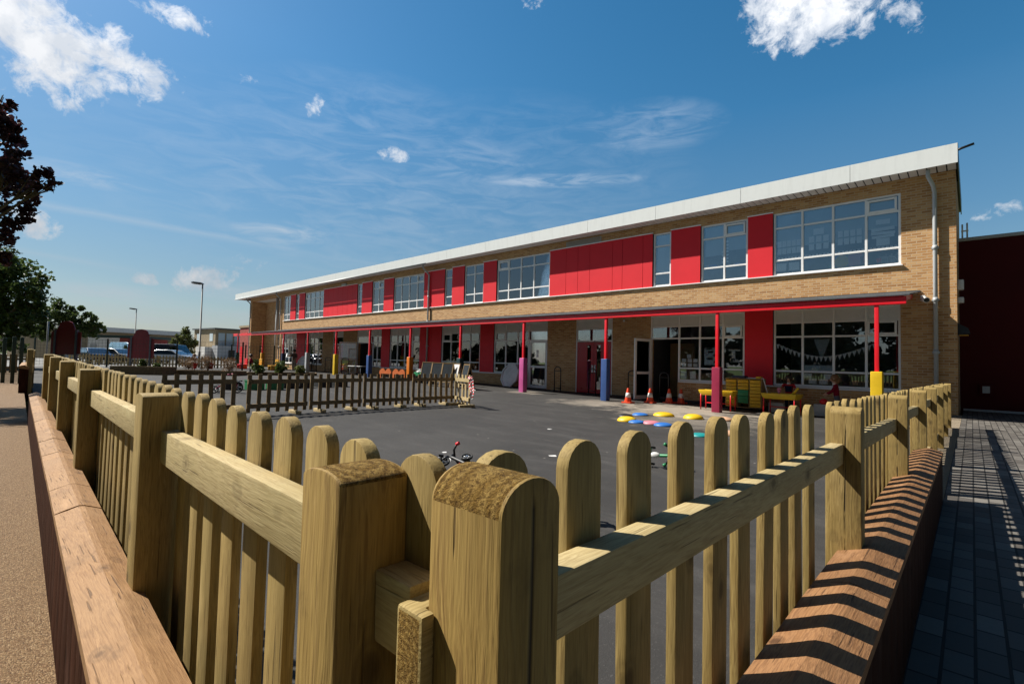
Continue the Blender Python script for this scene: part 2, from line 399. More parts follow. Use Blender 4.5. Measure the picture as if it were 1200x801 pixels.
def carpaint(name, c):
    t = NT(name); return t.pbr(c, 0.25, None, 0.3, 0.5, Coat_Weight=0.8, Coat_Roughness=0.05)
def leaf(name, a, b, c):
    t = NT(name); tc = t.n('ShaderNodeTexCoord'); v = tc.outputs['Object']
    n = t.noise(v, 1.5, 4); n2 = t.noise(v, 14, 2)
    col = t.mix(t.ramp(n, [(0.35, 0.0), (0.65, 1.0)]), a, b)
    col = t.mix(t.ramp(n2, [(0.5, 0.0), (0.7, 1.0)]), col, c)
    p = t.n('ShaderNodeBsdfPrincipled'); t.l(col, p.inputs['Base Color']); p.inputs['Roughness'].default_value = 0.5; p.inputs['Specular IOR Level'].default_value = 0.35
    tl = t.n('ShaderNodeBsdfTranslucent'); t.l(col, tl.inputs[0])
    mx = t.n('ShaderNodeMixShader'); mx.inputs[0].default_value = 0.3
    t.l(p.outputs[0], mx.inputs[1]); t.l(tl.outputs[0], mx.inputs[2]); t.l(mx.outputs[0], t.out.inputs[0]); return t.m
M['leaf_purple'] = leaf('purple_maple_leaf', (0.030,0.010,0.014), (0.055,0.020,0.022), (0.075,0.030,0.028))
M['leaf_green'] = leaf('green_leaf', (0.045,0.080,0.018), (0.09,0.13,0.030), (0.14,0.18,0.055))
M['leaf_pale'] = leaf('yellow_green_leaf', (0.09,0.12,0.03), (0.14,0.16,0.045), (0.19,0.20,0.06))
M['leaf_brown'] = leaf('dry_brown_stem', (0.12,0.07,0.035), (0.20,0.12,0.06), (0.26,0.18,0.10))
# ------------------------------------------------------------------ ground
def G(x): return min(.28, max(-.03, -.01 - .0175 * (x + 5.7)))
def yl(x): return .29 + .04 * (-x - .535)          # outer face of the left fence posts
def yo(x): return .14 + .04 * (-x)                 # outer edge of the left sleepers
b = MB()
xs = [-.41 - i * 1.0 for i in range(47)]
for i in range(46):
    a, c = xs[i], xs[i + 1]
    ya, yc = yl(a) + .06, yl(c) + .06
    ys = [0, .1, .3, .6, 1]
    for k in range(4):
        y0a, y1a = ya + (20.3 - ya) * ys[k], ya + (20.3 - ya) * ys[k + 1]
        y0c, y1c = yc + (20.3 - yc) * ys[k], yc + (20.3 - yc) * ys[k + 1]
        b.add([(c,y0c,G(c)),(a,y0a,G(a)),(a,y1a,G(a)),(c,y1c,G(c))], [(0,1,2,3)])
structure(b.build('playground_ground', M['asphalt']))
structure(MB().add([(-190,-40,.28),(-46.41,-40,.28),(-46.41,140,.28),(-190,140,.28)], [(0,1,2,3)]).build('car_park_road', M['carpark']))
b = MB(); b.box(-24.6, -.195, -.95, yo(-.2), .05, .25)
bb = MB()
bb.add([(-24.6,-.95,.25),(-.2,-.95,.25),(-.2,yo(-.2) + .01,.25),(-24.6,yo(-24.6) + .01,.25)], [(0,1,2,3)])
structure(bb.build('gravel_path', M['gravel']))
structure(MB().add([(-.2,-3,.25),(9,-3,.25),(9,20.3,.25),(-.2,20.3,.25)], [(0,1,2,3)]).build('block_paved_path', M['paver']))
structure(MB().add([(-.46,5.86,.246),(-.19,5.86,.246),(-.19,18,.246),(-.46,18,.246)], [(0,1,2,3)]).build('grit_strip_ground', M['strip']))
structure(MB().add([(-46.4,-60,.225),(60,-60,.225),(60,-.9,.225),(-46.4,-.9,.225)], [(0,1,2,3)]).build('grass_field', M['grass']))
structure(MB().add([(-46.4,-.9,.22),(-24.6,-.9,.22),(-24.6,yl(-24.6) + .06,.22),(-46.4,yl(-46.4) + .06,.22)], [(0,1,2,3)]).build('soil_ground', M['soil']))
structure(MB().add([(-1500,-1500,-.42),(1500,-1500,-.42),(1500,1500,-.42),(-1500,1500,-.42)], [(0,1,2,3)]).build('ground', M['grass']))
# small worn paint marks on the asphalt
mk = MB()
for (x, y, r) in ((-4.7,6.04,.09),(-5.9,4.9,.06),(-3.2,7.6,.06),(-6.5,8.2,.07)):
    n = 7; vs = []
    for i in range(n):
        t = 2 * math.pi * i / n; q = r * rnd(.5, 1.15)
        vs.append((x + q * math.cos(t), y + q * math.sin(t), G(x) + .004 - .0175 * q * math.cos(t)))
    mk.add(vs, [tuple(range(n))])
structure(mk.build('ground_paint_mark', M['white_plastic']))

# ------------------------------------------------------------------ picket fences
def arch(w, h, z0, z1, n=10):
    """outline of an upright w wide from z0 to z1 with an arched top of rise h"""
    p = [(-w / 2, z0), (w / 2, z0), (w / 2, z1 - h)]
    for i in range(1, n):
        t = math.pi * i / n
        p.append((w / 2 * math.cos(t), z1 - h + h * math.sin(t)))
    p.append((-w / 2, z1 - h)); return p
def picket_mesh(name, w, t, L, mat):
    m = MB().prism(arch(w, w * .44, 0, L), 'y', -t / 2, t / 2)
    return m.mesh(name, [mat], (0,0,0), .003, 2)
pk_mesh = [picket_mesh('picket', .088, .022, 1.02, M['fence_z']), picket_mesh('picket', .090, .023, 1.02, M['fence_z']), picket_mesh('picket', .086, .021, 1.02, M['fence_z'])]
def add_picket(parent, x, y, ztop, rz):
    o = bpy.data.objects.new('picket', random.choice(pk_mesh)); COL.objects.link(o)
    o.location = (x, y, ztop - 1.02 + rnd(-.004, .004)); o.rotation_euler = (R(rnd(-.4, .4)), R(rnd(-.5, .5)), rz + R(rnd(-.8, .8)))
    attach(o, parent)
def post(parent, x0, x1, y0, y1, z0, z1, h, axis, mats):
    """post with an arched top; axis is the direction the arch is extruded in"""
    cx, cy = (x0 + x1) / 2, (y0 + y1) / 2
    w = (x1 - x0) if axis == 'y' else (y1 - y0)
    prof = arch(w, h, z0, z1, 14)
    m = MB()
    if axis == 'y': m.prism([(p[0] + cx, p[1]) for p in prof], 'y', y0, y1)
    else: m.prism([(p[0] + cy, p[1]) for p in prof], 'x', x0, x1)
    # sawn end grain on the arched top
    for i in range(3, len(prof) - 1): m.m[i - 0] = 1 if 2 <= i else 0
    m.m[2] = 1
    return m.build('post', mats, parent, (cx, cy, z1 - .045), .004, 2)
leftF = thing('picket_fence', 'long new timber picket fence on the left beside the gravel path', 'picket fence', (-.58, .34, .3))
rightF = thing('picket_fence', 'new timber picket fence on the right running beside the block paving to the building', 'picket fence', (-.37, .38, .3))
def rail_x(parent, xa, xb, ya, yb, za, zb, h, t, mat, nm='rail'):
    """rail from (xa,ya,za top) to (xb,yb,zb top); t thick towards +perp"""
    a = Vector((xa, ya, za)); c = Vector((xb, yb, zb)); d = (c - a); L = d.length; d.normalize()
    mb = MB().box(0, L, 0, t, -h, 0)
    me = mb.mesh(nm, [mat], (0,0,0), .004, 2)
    o = bpy.data.objects.new(nm, me); COL.objects.link(o)
    o.location = a; o.rotation_euler = (0, -math.asin(d.z), math.atan2(d.y, d.x)); attach(o, parent); return o
# left: posts at the right-hand end faces
LP = [-.535, -1.82, -3.95, -5.95, -7.95, -9.95]
for k, x in enumerate(LP):
    post(leftF, x - .095, x, yl(x), yl(x) + .095, .25, 1.4 - .135 + .008 * (-x - .5) + (.0 if k else -.002), .012 if k else .014, 'y', [M['post_plain'] if k == 0 else M['fence_z'], M['endgrain'] if k == 0 else M['fence_z']])
for k in range(len(LP) - 1):
    xa, xb = LP[k + 1], LP[k] - .095
    za, zb = (1.4 - .235 + rnd(-.004, .004), 1.4 - .222)
    for dz, hh in ((0, .095), (-.70, .07)):
        rail_x(leftF, xa, xb, yl(xa) + .050, yl(xb) + .050, za + dz, zb + dz, hh, .045, M['fence_x'])
rail_x(leftF, -.535, -.462, yl(-.5) + .052, yl(-.47) + .052, 1.4 - .256, 1.4 - .254, .085, .045, M['fence_x'])
x = -.361
while x > -10.4:
    x -= .1555
    add_picket(leftF, x, yl(x) + .108, 1.4 - .122 + .006 * (-x - .5), math.atan(-.04))
# right
RP = [.336, 2.36, 4.25, 6.13, 8.02, 9.9, 11.8, 13.6]
for k, y in enumerate(RP):
    zt = 1.4 - .112 - .008 * y
    post(rightF, -.425, -.32, y, y + .09, .25, zt if k == 0 else zt - .02, .034 if k == 0 else .028, 'x', [M['post'] if k == 0 else M['post_crack'], M['endgrain'] if k == 0 else M['fence_z']])
for k in range(len(RP) - 1):
    ya, yb = RP[k] + .09, RP[k + 1]
    z0 = 1.4 - .262 - .009 * max(0, k - 0) - (.02 if k else 0)
    for dz, hh in ((0, .080), (-.58, .07)):
        o = rail_x(rightF, -.378, -.378, ya, yb, z0 + dz, z0 + dz - .035, hh, .046, M['fence_x'])
e = MB().prism([(-.455,.318),(-.411,.318),(-.411,.3352),(-.4265,.3352),(-.4265,.46),(-.455,.46)], 'z', 1.4 - .375, 1.4 - .262, 0)
e.m[0] = 1
e.build('rail', [M['fence_y'], M['endgrain']], rightF, (-.448, .318, 1.08), .004)
y = .456
while y < 13.65:
    if any(p - .125 < y < p + .06 for p in RP[1:]):
        y += .04 if y % .1 < 0 else .182 * .5; continue
    add_picket(rightF, -.441, y, 1.4 - .107 - (.0125 * y if y < 4 else .05 + .0085 * (y - 4)), math.pi / 2)
    y += .182

# ------------------------------------------------------------------ timber sleeper edging
def timber(name, parent, P, Q, prof, mat, step=.05, amp=.003, seed=0):
    """long timber from P to Q (2d), profile given as (across, z) pairs, surface slightly worn"""
    d = Vector((Q[0] - P[0], Q[1] - P[1])); L = d.length; d.normalize(); nrm = Vector((-d.y, d.x))
    n = max(2, int(L / step)); m = MB(); k = len(prof)
    for i in range(n + 1):
        t = L * i / n
        for j, (a, z) in enumerate(prof):
            q = Vector((P[0], P[1])) + d * t + nrm * a
            w = noise.noise(Vector((t * 4 + seed, a * 9, z * 3 + seed))) * amp + noise.noise(Vector((t * 17 + seed, a * 20, seed))) * amp * .5
            m.v.append(Vector((q.x - nrm.x * w * .4, q.y - nrm.y * w * .4, z + w)))
    for i in range(n):
        for j in range(k):
            a = i * k + j; c = i * k + (j + 1) % k
            m.f.append([a, c, c + k, a + k]); m.m.append(0); m.sm.append(False)
    m.f.append(list(range(k))); m.m.append(0); m.sm.append(False)
    m.f.append([n * k + j for j in range(k)][::-1]); m.m.append(0); m.sm.append(False)
    return m.build(name, [mat], parent, (P[0], P[1], .6))
def cap_profile(w, zo, zr, zi, drop, r=.55):
    """outer edge at 0, ridge, inner edge at w"""
    n = 8; p = []
    for i in range(n + 1):
        t = i / n
        z = zo + (zr - zo) * t / r if t <= r else zr + (zi - zr) * (t - r) / (1 - r)
        p.append((w * t, z))
    return p + [(w, zi - drop), (0, zo - drop)]
SL = thing('sleeper_wall', 'low brown timber sleeper edging with worn top along the gravel path', 'retaining wall', (-1, .2, .25))
cuts = [-.2, -2.92, -3.42, -3.9, -4.35, -4.6, -5.3, -6.0, -6.8, -7.7, -8.6, -9.6, -10.4, -11.2]
for k in range(len(cuts) - 1):
    xa, xb = cuts[k] - .003, cuts[k + 1] + .003
    dz = rnd(-.004, .004) if k else 0
    wi = yl(xa) + .03 - yo(xa)
    # from left to right so that "across" points to +Y
    timber('cap_timber', SL, (xb, yo(xb)), (xa, yo(xa)), cap_profile(wi, .688 + dz, .715 + dz, .685 + dz, .03), M['sleeper_x'], .06, .0025, k * 3.1)
x = -.2
while x > -11.2:
    w = rnd(.14, .21)
    m = MB().box(-w + .005, 0, 0.004, .10, .1, .655 + rnd(-.004, 0))
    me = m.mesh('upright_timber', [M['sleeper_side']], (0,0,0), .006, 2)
    o = bpy.data.objects.new('upright_timber', me); COL.objects.link(o)
    o.location = (x, yo(x), 0); o.rotation_euler = (0, 0, math.atan(-.04)); attach(o, SL)
    x -= w
SR = thing('sleeper_wall', 'low brown timber sleeper edging striped with picket shadows beside the block paving', 'retaining wall', (-.3, 1, .25))
cy = [.18, 1.95, 3.9, 5.86]
for k in range(3):
    # direction +Y: across = -X, so outer edge at 0 is X=-.195
    timber('cap_timber', SR, (-.195, cy[k] + .002), (-.195, cy[k + 1] - .002), cap_profile(.205, .685, .715, .680, .03, .45), M['sleeper_y'], .05, .004, 40 + k)
y = .18
while y < 5.86:
    w = min(rnd(.15, .21), 5.86 - y + .001)
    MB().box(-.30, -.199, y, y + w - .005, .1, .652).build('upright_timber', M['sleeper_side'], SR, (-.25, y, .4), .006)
    y += w
# second, farther run past the gap at the path end
S2 = thing('sleeper_wall', 'short far sleeper block with pale lit top beyond the gap in the edging', 'retaining wall', (-20, .9, .25))
timber('cap_timber', S2, (-23.3, 1.02), (-18.5, .76), cap_profile(.2, .97, .99, .93, .06), M['sleeper_x'], .2, .006, 77)
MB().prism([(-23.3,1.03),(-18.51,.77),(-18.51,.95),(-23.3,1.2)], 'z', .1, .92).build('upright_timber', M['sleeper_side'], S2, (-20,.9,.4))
F2 = thing('picket_fence', 'far stretch of picket fence with thick post beyond the gap in the edging', 'picket fence', (-18.5, 1.0, .25))
for x in (-18.6, -20.6, -22.6):
    post(F2, x - .11, x, .91 + .05 * (-x - 18.6), 1.03 + .05 * (-x - 18.6), .2, 1.42, .02, 'y', [M['fence_z'], M['fence_z']])
for xa, xb in ((-20.6, -18.71), (-22.6, -20.71)):
    for z in (1.2, .7): rail_x(F2, xa, xb, .99 + .05 * (-xa - 18.6), .99 + .05 * (-xb - 18.6), z, z, .08, .045, M['fence_x'])
for i in range(26):
    x = -18.72 - .155 * i
    add_picket(F2, x, 1.05 + .05 * (-x - 18.6), 1.40, math.atan(-.05))

# ------------------------------------------------------------------ movable picket panels on feet
def panel(x0, y0, x1, y1, n, label, tilt=0.0, mat='dark_picket', toward=1):
    t = thing('movable_fence', label, 'fence panel', (x0, y0, G(x0)), 'movable picket panels')
    L = math.hypot(x1 - x0, y1 - y0); rz = math.atan2(y1 - y0, x1 - x0)
    T = Matrix.Translation((x0, y0, G(x0))) @ Matrix.Rotation(rz, 4, 'Z') @ Matrix.Rotation(R(tilt), 4, 'X')
    m = M[mat]; mx = M[mat]
    s = toward
    for z in (.17, .70):
        MB().box(0, L, 0.011 * s, .05 * s, z, z + .095, 0, T).build('rail', m, t, T @ Vector((L / 2, 0, z)))
    for i in range(n):
        x = .045 + (L - .09) * i / (n - 1); h = .90 + rnd(-.012, .012)
        MB().box(x - .042, x + .042, -.011, .010, .07, h, 0, T @ Matrix.Translation((x, 0, 0)) @ Matrix.Rotation(R(rnd(-1.2, 1.2)), 4, 'Y') @ Matrix.Translation((-x, 0, 0))).build('picket', m, t, T @ Vector((x, 0, .1)))
    for x in (L * .2, L * .8):
        q = T @ Vector((x, 0, 0)); q.z = G(q.x)
        dx, dy = -math.sin(rz), math.cos(rz)
        f = MB().box(-.045, .045, -.24, .24, .002, .075, 0, Matrix.Translation(q) @ Matrix.Rotation(rz, 4, 'Z'))
        f.build('foot', M['pale_picket'], t, q, .004)
    return t
X0 = -11.4
panel(X0, 3.74, X0 - .05, 2.43, 7, 'movable dark picket panel at the left end of its row, partly behind the near fence', 1)
panel(X0, 5.27, X0 + .03, 3.94, 7, 'leaning movable picket panel just right of the gap in its row', -3)
panel(X0, 6.68, X0, 5.33, 7, 'movable picket panel in the middle of its row, in front of the yellow padded post', 0)
panel(X0 + .05, 8.12, X0 + .02, 6.72, 8, 'movable picket panel in front of the blue padded post', 1)
panel(X0 + .12, 9.62, X0 + .07, 8.18, 8, 'movable picket panel in front of the leaning chalkboards', 0)
endp = panel(X0 + .16, 9.66, -10.28, 9.40, 5, 'pale sunlit short picket panel closing the row, tied with striped tape', 0, 'pale_picket', -1)
# red and white tape
tp = MB(); pt = Vector((-10.25, 9.39, .93))
strands = [[(0,0,0),(.05,-.03,-.12),(-.02,-.03,-.25),(.06,-.05,-.40),(.02,-.04,-.52)], [(0,0,0),(.10,-.03,-.10),(.15,-.05,-.28),(.20,-.08,-.42),(.16,-.1,-.60)],
           [(0,0,0),(-.04,-.03,-.15),(.04,-.05,-.30),(.10,-.05,-.33),(.22,-.06,-.36)], [(-.08,-.03,.02),(0,-.05,-.05),(.04,-.03,.03),(.08,0,-.02)]]
for st in strands:
    st = [Vector(p) for p in st]
    pts = []
    for i in range(len(st) - 1):
        for k in range(4): pts.append(st[i].lerp(st[i + 1], k / 4))
    pts.append(st[-1])
    for i in range(len(pts) - 1):
        a, c = pt + pts[i], pt + pts[i + 1]; o = Vector((.028, .012 * math.sin(i), .012)); th = Vector((.004, .006, 0))
        q = [a - o, a + o, c + o, c - o]
        tp.add(q + [p + th for p in q], [(0,1,2,3),(7,6,5,4),(0,4,5,1),(1,5,6,2),(2,6,7,3),(3,7,4,0)], i % 2)
tag(tp.build('barrier_tape', [M['red_steel'], M['white_plastic']], None, tuple(pt)), 'red and white striped barrier tape knotted on the pale end panel', 'barrier tape')
# ------------------------------------------------------------------ the school building
D = 18.0
B = thing('school_building', 'long two storey buff brick school with red panels, white windows and pale roof fascia', 'school building', (-27, 18, 0))
ZS, ZH = 4.46, 6.56      # upper sill and head
LS, LH = 0.82, 3.31      # lower sill and head
wall = MB()
def wseg(x0, x1, z0, z1, y0=D, y1=D + .30): wall.box(x0, x1, y0, y1, z0, z1)
XL, XR = -51.9, -.28
# bands (butted, never overlapping)
wseg(-44.3, XR, LH, ZS - .04)
wseg(-44.3, XR, ZH, 6.94)
wseg(-1.47, XR, ZS - .04, ZH); wseg(-44.3, -43.95, ZS - .04, ZH)
wseg(-1.49, XR, .12, LH)
wseg(-9.29, -1.49, .12, LS - .06) if False else None
for a, c in ((-8.15, -1.49), (-11.0, -9.29), (-14.47, -12.87), (-28.41, -15.68), (-30.05, -28.41), (-33.44, -31.54), (-44.3, -34.97)):
    wseg(a, c, .12, LS - .05)
for a, c in ((-11.0, -9.29), (-14.47, -12.87), (-33.44, -31.54), (-36.58, -34.97)):
    wseg(a, c, LS - .05, LH)
wseg(-44.3, -44.14, LS - .05, LH)
# gable return, back wall, recess walls
wall.box(XR - .3, XR, D + .3, 23, .12, 6.94)
wall.box(-51.36, XR - .3, 22.7, 23, .12, 6.94)
wall.box(-51.36 - .54, -51.36, D, 23, -.1, 6.94)
wall.box(-51.36, -47.4, 19.3, 19.6, -.1, 6.6)
wall.box(-44.75, -44.3, D, 19.6, -.1, 6.94)
wo = wall.build('wall', M['brick'], B, (0,0,0))
pl = MB()
for a, c in ((-8.15, XR + .012), (-11.0, -9.29), (-14.47, -12.87), (-30.05, -15.68), (-33.44, -31.54), (-44.3, -34.97)):
    pl.box(a, c, D - .012, D + .3, -.3, .12)
pl.box(XR - .3, XR + .012, D + .3, 23, -.3, .12)
pl.build('plinth', M['plinth'], B, (0,0,0))
# roof
rf = MB().box(-54.2, -.24, 17.38, 23.3, 7.02, 7.40).build('roof', M['roofing'], B)
ja = [-54.2] + [x for x in [-2.6 - 3.1 * k for k in range(16, -1, -1)]] + [-.22]
for a, c in zip(ja[:-1], ja[1:]):
    MB().box(a + .006, c - .006, 17.35, 17.38, 6.93, 7.45).build('fascia', M['fascia'], rf, ((a + c) / 2, 17.35, 7.2))
MB().box(-.24, -.215, 17.36, 23.3, 6.93, 7.44).build('verge_trim', M['dark_metal'], rf)
MB().box(-54.225, -54.2, 17.36, 23.3, 6.93, 7.44).build('verge_trim', M['fascia'], rf)
sf = MB(); x = -54.15
while x < -.32:
    sf.box(x, x + .175, 17.39, D - .002 if x > -44.4 or x < -51.4 else 19.29, 6.945, 6.965); x += .205
sf.build('soffit', M['soffit'], rf)
MB().box(-54.2, -.25, 17.385, 19.3, 6.97, 7.015).build('soffit_void', M['gap'], rf)
gut = MB().tube([(-54.1,17.30,6.90),(-23,17.30,6.90)], .05, 8)
gut.build('gutter', M['grey_metal'], rf)
MB().tube([(-.30,18.3,7.55),(-.16,18.3,7.60),(.10,18.3,7.66)], .035, 8).build('pole', M['dark_metal'], rf)
# interior shells
it = MB()
it.box(-44.2, -.6, 22.0, 22.1, .1, 3.40); it.box(-44.2, -.6, 22.0, 22.1, 3.56, 6.9)
it.build('inner_wall', M['room_wall'], B, (0,0,0))
fl = MB(); fl.box(-44.25, -.6, D + .31, 22.6, .02, .10); fl.box(-44.25, -.6, D + .31, 22.6, 3.40, 3.56); fl.box(-44.25, -.6, D + .31, 22.6, 6.88, 6.93)
for x in (-5.3, -9.35, -14.45, -19, -24.2, -28.4, -31.6, -36.6, -41.3): fl.box(x - .05, x + .05, D + .35, 21.9, .11, 3.39); fl.box(x - .05, x + .05, D + .35, 21.9, 3.57, 6.87)
fl.build('floor_slab', M['room_dark'], B, (0,0,0))

def frame(x0, x1, z0, z1, mull, trans, openers=(), louv=(), name='window', y=D + .03, fw=.06, blind=None, extra=None, doorgap=None, papers=()):
    """upvc frame with mullions at x and transoms at z; openers = cells (i, j) with a thicker sash"""
    c = ((x0 + x1) / 2, y, (z0 + z1) / 2)
    m = MB()
    m.box(x0, x0 + fw, y, y + .07, z0, z1); m.box(x1 - fw, x1, y, y + .07, z0, z1)
    xi0, xi1 = x0 + fw, x1 - fw
    m.box(xi0, xi1, y + .003, y + .067, z1 - fw, z1)
    for s0, s1 in ([(xi0, xi1)] if doorgap is None else [(a, b2) for a, b2 in ((xi0, doorgap[0]), (doorgap[1], xi1)) if b2 - a > .1]):
        m.box(s0, s1, y + .003, y + .067, z0, z0 + fw)
    for x in mull: m.box(x - .032, x + .032, y + .001, y + .069, z0 + fw + .001, z1 - fw - .001)
    for z in trans:
        seg = [(xi0, xi1)]
        if doorgap is not None and z < doorgap[2]: seg = [(doorgap[1], xi1)] if doorgap[0] - xi0 < .2 else [(xi0, doorgap[0])]
        for a, b2 in seg: m.box(a, b2, y + .006, y + .064, z - .028, z + .028)
    xs = [xi0] + list(mull) + [xi1]; zs = [z0 + fw] + list(trans) + [z1 - fw]
    for (i, j) in openers:
        a, b2, p, q = xs[i] + .03, xs[i + 1] - .03, zs[j] + .03, zs[j + 1] - .03
        for bx in ((a, a + .055, p, q), (b2 - .055, b2, p, q), (a + .055, b2 - .055, p, p + .055), (a + .055, b2 - .055, q - .055, q)):
            m.box(bx[0], bx[1], y - .018, y + .05, bx[2], bx[3])
    w = m.build(name, M['upvc'], B, c, .004, 1)
    g = MB()
    for i in range(len(xs) - 1):
        for j in range(len(zs) - 1):
            if j in louv: continue
            if doorgap is not None and zs[j + 1] <= doorgap[2] + .06 and xs[i] >= doorgap[0] - .1 and xs[i + 1] <= doorgap[1] + .1: continue
            g.box(xs[i], xs[i + 1], y + .036, y + .042, zs[j], zs[j + 1])
    g.build('pane', M['glass_upper' if z0 > 4 else 'glass'], w, c)
    if louv:
        lm = MB()
        for j in louv:
            lm.box(xi0, xi1, y + .045, y + .06, zs[j], zs[j + 1])
            z = zs[j] + .04
            while z < zs[j + 1] - .02:
                lm.box(xi0, xi1, y + .020, y + .044, z, z + .022); z += .036
        lm.build('louvre', M['upvc'], w, c)
    if blind:
        bm = MB()
        for i in range(len(xs) - 1):
            if blind[i] is None: continue
            bm.box(xs[i] + .04, xs[i + 1] - .04, y + .13, y + .137, blind[i], z1 - .05)
        bm.build('blind', M['blind'], w, c)
    if papers:
        for mn in sorted({p[4] for p in papers}):
            pm = MB()
            for (px, pz, pw, ph, k) in papers:
                if k != mn: continue
                a = R(rnd(-3, 3)); T = Matrix.Translation((px, y + .058, pz)) @ Matrix.Rotation(a, 4, 'Y')
                pm.box(-pw / 2, pw / 2, 0, .002, -ph / 2, ph / 2, 0, T)
            pm.build('paper_display', M[mn], w, c)
    return w
def rows(x0, x1, z0, dz, nr, n, w=.16, h=.21, m='paper'):
    return [(x0 + (x1 - x0) * (i + .5) / n, z0 + r * dz, w, h, m) for r in range(nr) for i in range(n)]
def rpap(x0, x1, z0, z1, n, m='paper', w=(.14, .30), h=(.12, .26)):
    return [(rnd(x0 + .16, x1 - .16), rnd(z0 + .1, z1 - .1), rnd(*w), rnd(*h), m) for _ in range(n)]
T1 = [4.97, 6.05]
# ---- upper windows
p = rows(-4.75, -4.05, 5.27, .24, 2, 5, .125, .20) + rows(-3.85, -3.25, 5.30, .24, 2, 3, .15, .2) + [(-3.55, 5.78, .3, .2, 'paper')] + rows(-3.05, -2.4, 5.35, .24, 2, 4, .13, .2) \
  + [(-1.9, 5.80, .34, .15, 'paper'), (-1.9, 5.58, .56, .10, 'paper'), (-1.9, 5.46, .58, .09, 'paper'), (-1.9, 5.36, .54, .08, 'paper'), (-1.9, 5.20, .32, .22, 'paper')] \
  + [(-4.63, 4.74, .30, .26, 'paper'), (-4.25, 4.74, .30, .26, 'paper')] + [(-4.7 + .1 * i, 5.04, .07, .045, 'paper') for i in range(33)] \
  + [(-2.58, 4.75, .36, .34, 'mat_pink'), (-2.35, 4.72, .2, .22, 'crimson'), (-2.0, 4.66, .12, .12, 'red_steel'), (-3.26, 4.62, .1, .1, 'green')]
w1 = frame(-4.85, -1.47, ZS, ZH, [-4.0, -3.15, -2.3], T1, [(3, 2)], blind=[5.35, 5.40, 5.35, 5.62], papers=p)
cup = MB().cyl((-2.93,18.10,4.74), (-2.93,18.106,4.74), .19, n=20); cup.build('paper_display', M['yellow'], w1)
bks = MB()
for i in range(9): bks.box(-1.95 + .045 * i, -1.92 + .045 * i, 18.2, 18.35, 4.55, 4.75 + .05 * (i % 3))
bks.box(-2.0, -1.52, 18.18, 18.36, 4.75, 4.77); bks.build('shelf', M['grey_metal'], w1)
frame(-7.3, -5.67, ZS, ZH, [-6.47], T1, [(1, 2)], blind=[5.42, 5.55], papers=[(-6.38, 5.15 + .12 * i, .07, .07, 'paper') for i in range(7)] + [(-6.55, 5.15 + .12 * i, .05, .06, 'paper') for i in range(4)] + [(-6.9, 5.06, .3, .07, 'bright_blue'), (-6.0, 5.04, .25, .05, 'bright_blue')])
frame(-9.2, -8.47, ZS, ZH, [], T1, blind=[5.02])
frame(-17.87, -14.42, ZS, ZH, [-17.08, -16.25, -15.42], T1, [(0, 2)], blind=[5.05, 5.9, 5.45, None], papers=rows(-17.75, -17.15, 5.15, .25, 3, 2, .22, .2) + rows(-16.95, -16.4, 5.15, .3, 3, 2, .22, .24) + rpap(-15.4, -14.5, 5.1, 5.95, 6) + rpap(-17, -14.5, 4.55, 4.95, 7) + [(-16.9 + .14 * i, 5.9, .08, .1, 'paper') for i in range(10)])
frame(-20.37, -18.88, ZS, ZH, [-19.6], T1, blind=[5.5, 5.5], papers=rows(-20.3, -19.7, 5.1, .16, 3, 4, .11, .12) + rows(-19.5, -18.95, 5.1, .16, 3, 4, .11, .12))
frame(-22.05, -21.41, ZS, ZH, [], T1, blind=[5.6], papers=rows(-21.95, -21.5, 5.1, .15, 3, 3, .1, .12))
frame(-27.15, -24.0, ZS, ZH, [-26.37, -25.55, -24.73], T1, [(3, 2)], blind=[5.2, 5.2, 5.25, 5.2])
frame(-29.7, -28.3, ZS, ZH, [-28.97], T1, [(1, 2)], blind=[5.1, 5.1])
frame(-31.64, -31.04, ZS, ZH, [], T1, blind=[5.1])
frame(-39.85, -36.66, ZS, ZH, [-39.05, -38.25, -37.45], T1, [(0, 2)], blind=[5.02, 5.02, 5.02, 5.02])
frame(-41.54, -40.95, ZS, ZH, [], T1, blind=[None])
frame(-43.95, -42.62, ZS, ZH, [-43.28], T1)
# ---- upper red panels
def cladding(x0, x1, z0, z1, joints=(), y=D - .03, trim=True, mat='red'):
    xs = [x0] + list(joints) + [x1]
    c = ((x0 + x1) / 2, y, (z0 + z1) / 2)
    g = MB()
    for a, b2 in zip(xs[:-1], xs[1:]):
        g.box(a + .006, b2 - .006, y, y + .025, z0, z1)
    o = g.build('cladding_panel', M[mat], B, c, .003, 1)
    MB().box(x0 + .012, x1 - .012, y + .026, D + .12, z0 + .01, z1 - .01).build('backing', M['gap'], o, c)
    if trim: MB().box(x0 - .01, x1 + .01, y - .03, D + .02, z1 + .002, z1 + .035).build('head_trim', M['upvc'], o, c)
    return o
for a, c, j in ((-5.66, -4.86, ()), (-8.46, -7.31, ()), (-14.4, -9.22, (-13.46, -12.81, -12.18, -11.04, -10.57, -9.64)), (-18.87, -17.89, ()), (-21.40, -20.38, ()),
                (-23.98, -22.06, (-23.25,)), (-28.29, -27.17, ()), (-31.02, -29.72, ()), (-36.64, -31.66, (-35.9, -35.1, -34.4, -33.7, -33.0, -32.3)), (-40.93, -39.87, ()), (-42.60, -41.56, ())):
    cladding(a, c, ZS, ZH + .02, j)
MB().box(-43.97, -1.43, D - .07, D + .02, ZS - .035, ZS - .003).build('sill_trim', M['upvc'], B, (-20,D,ZS), .004, 1)
vt = MB().box(-13.47, -11.62, D - .03, D - .002, 6.62, 6.64)
vt.box(-13.47, -11.62, D - .03, D - .002, 6.84, 6.86); vt.box(-13.47, -13.45, D - .03, D - .002, 6.64, 6.84); vt.box(-11.64, -11.62, D - .03, D - .002, 6.64, 6.84)
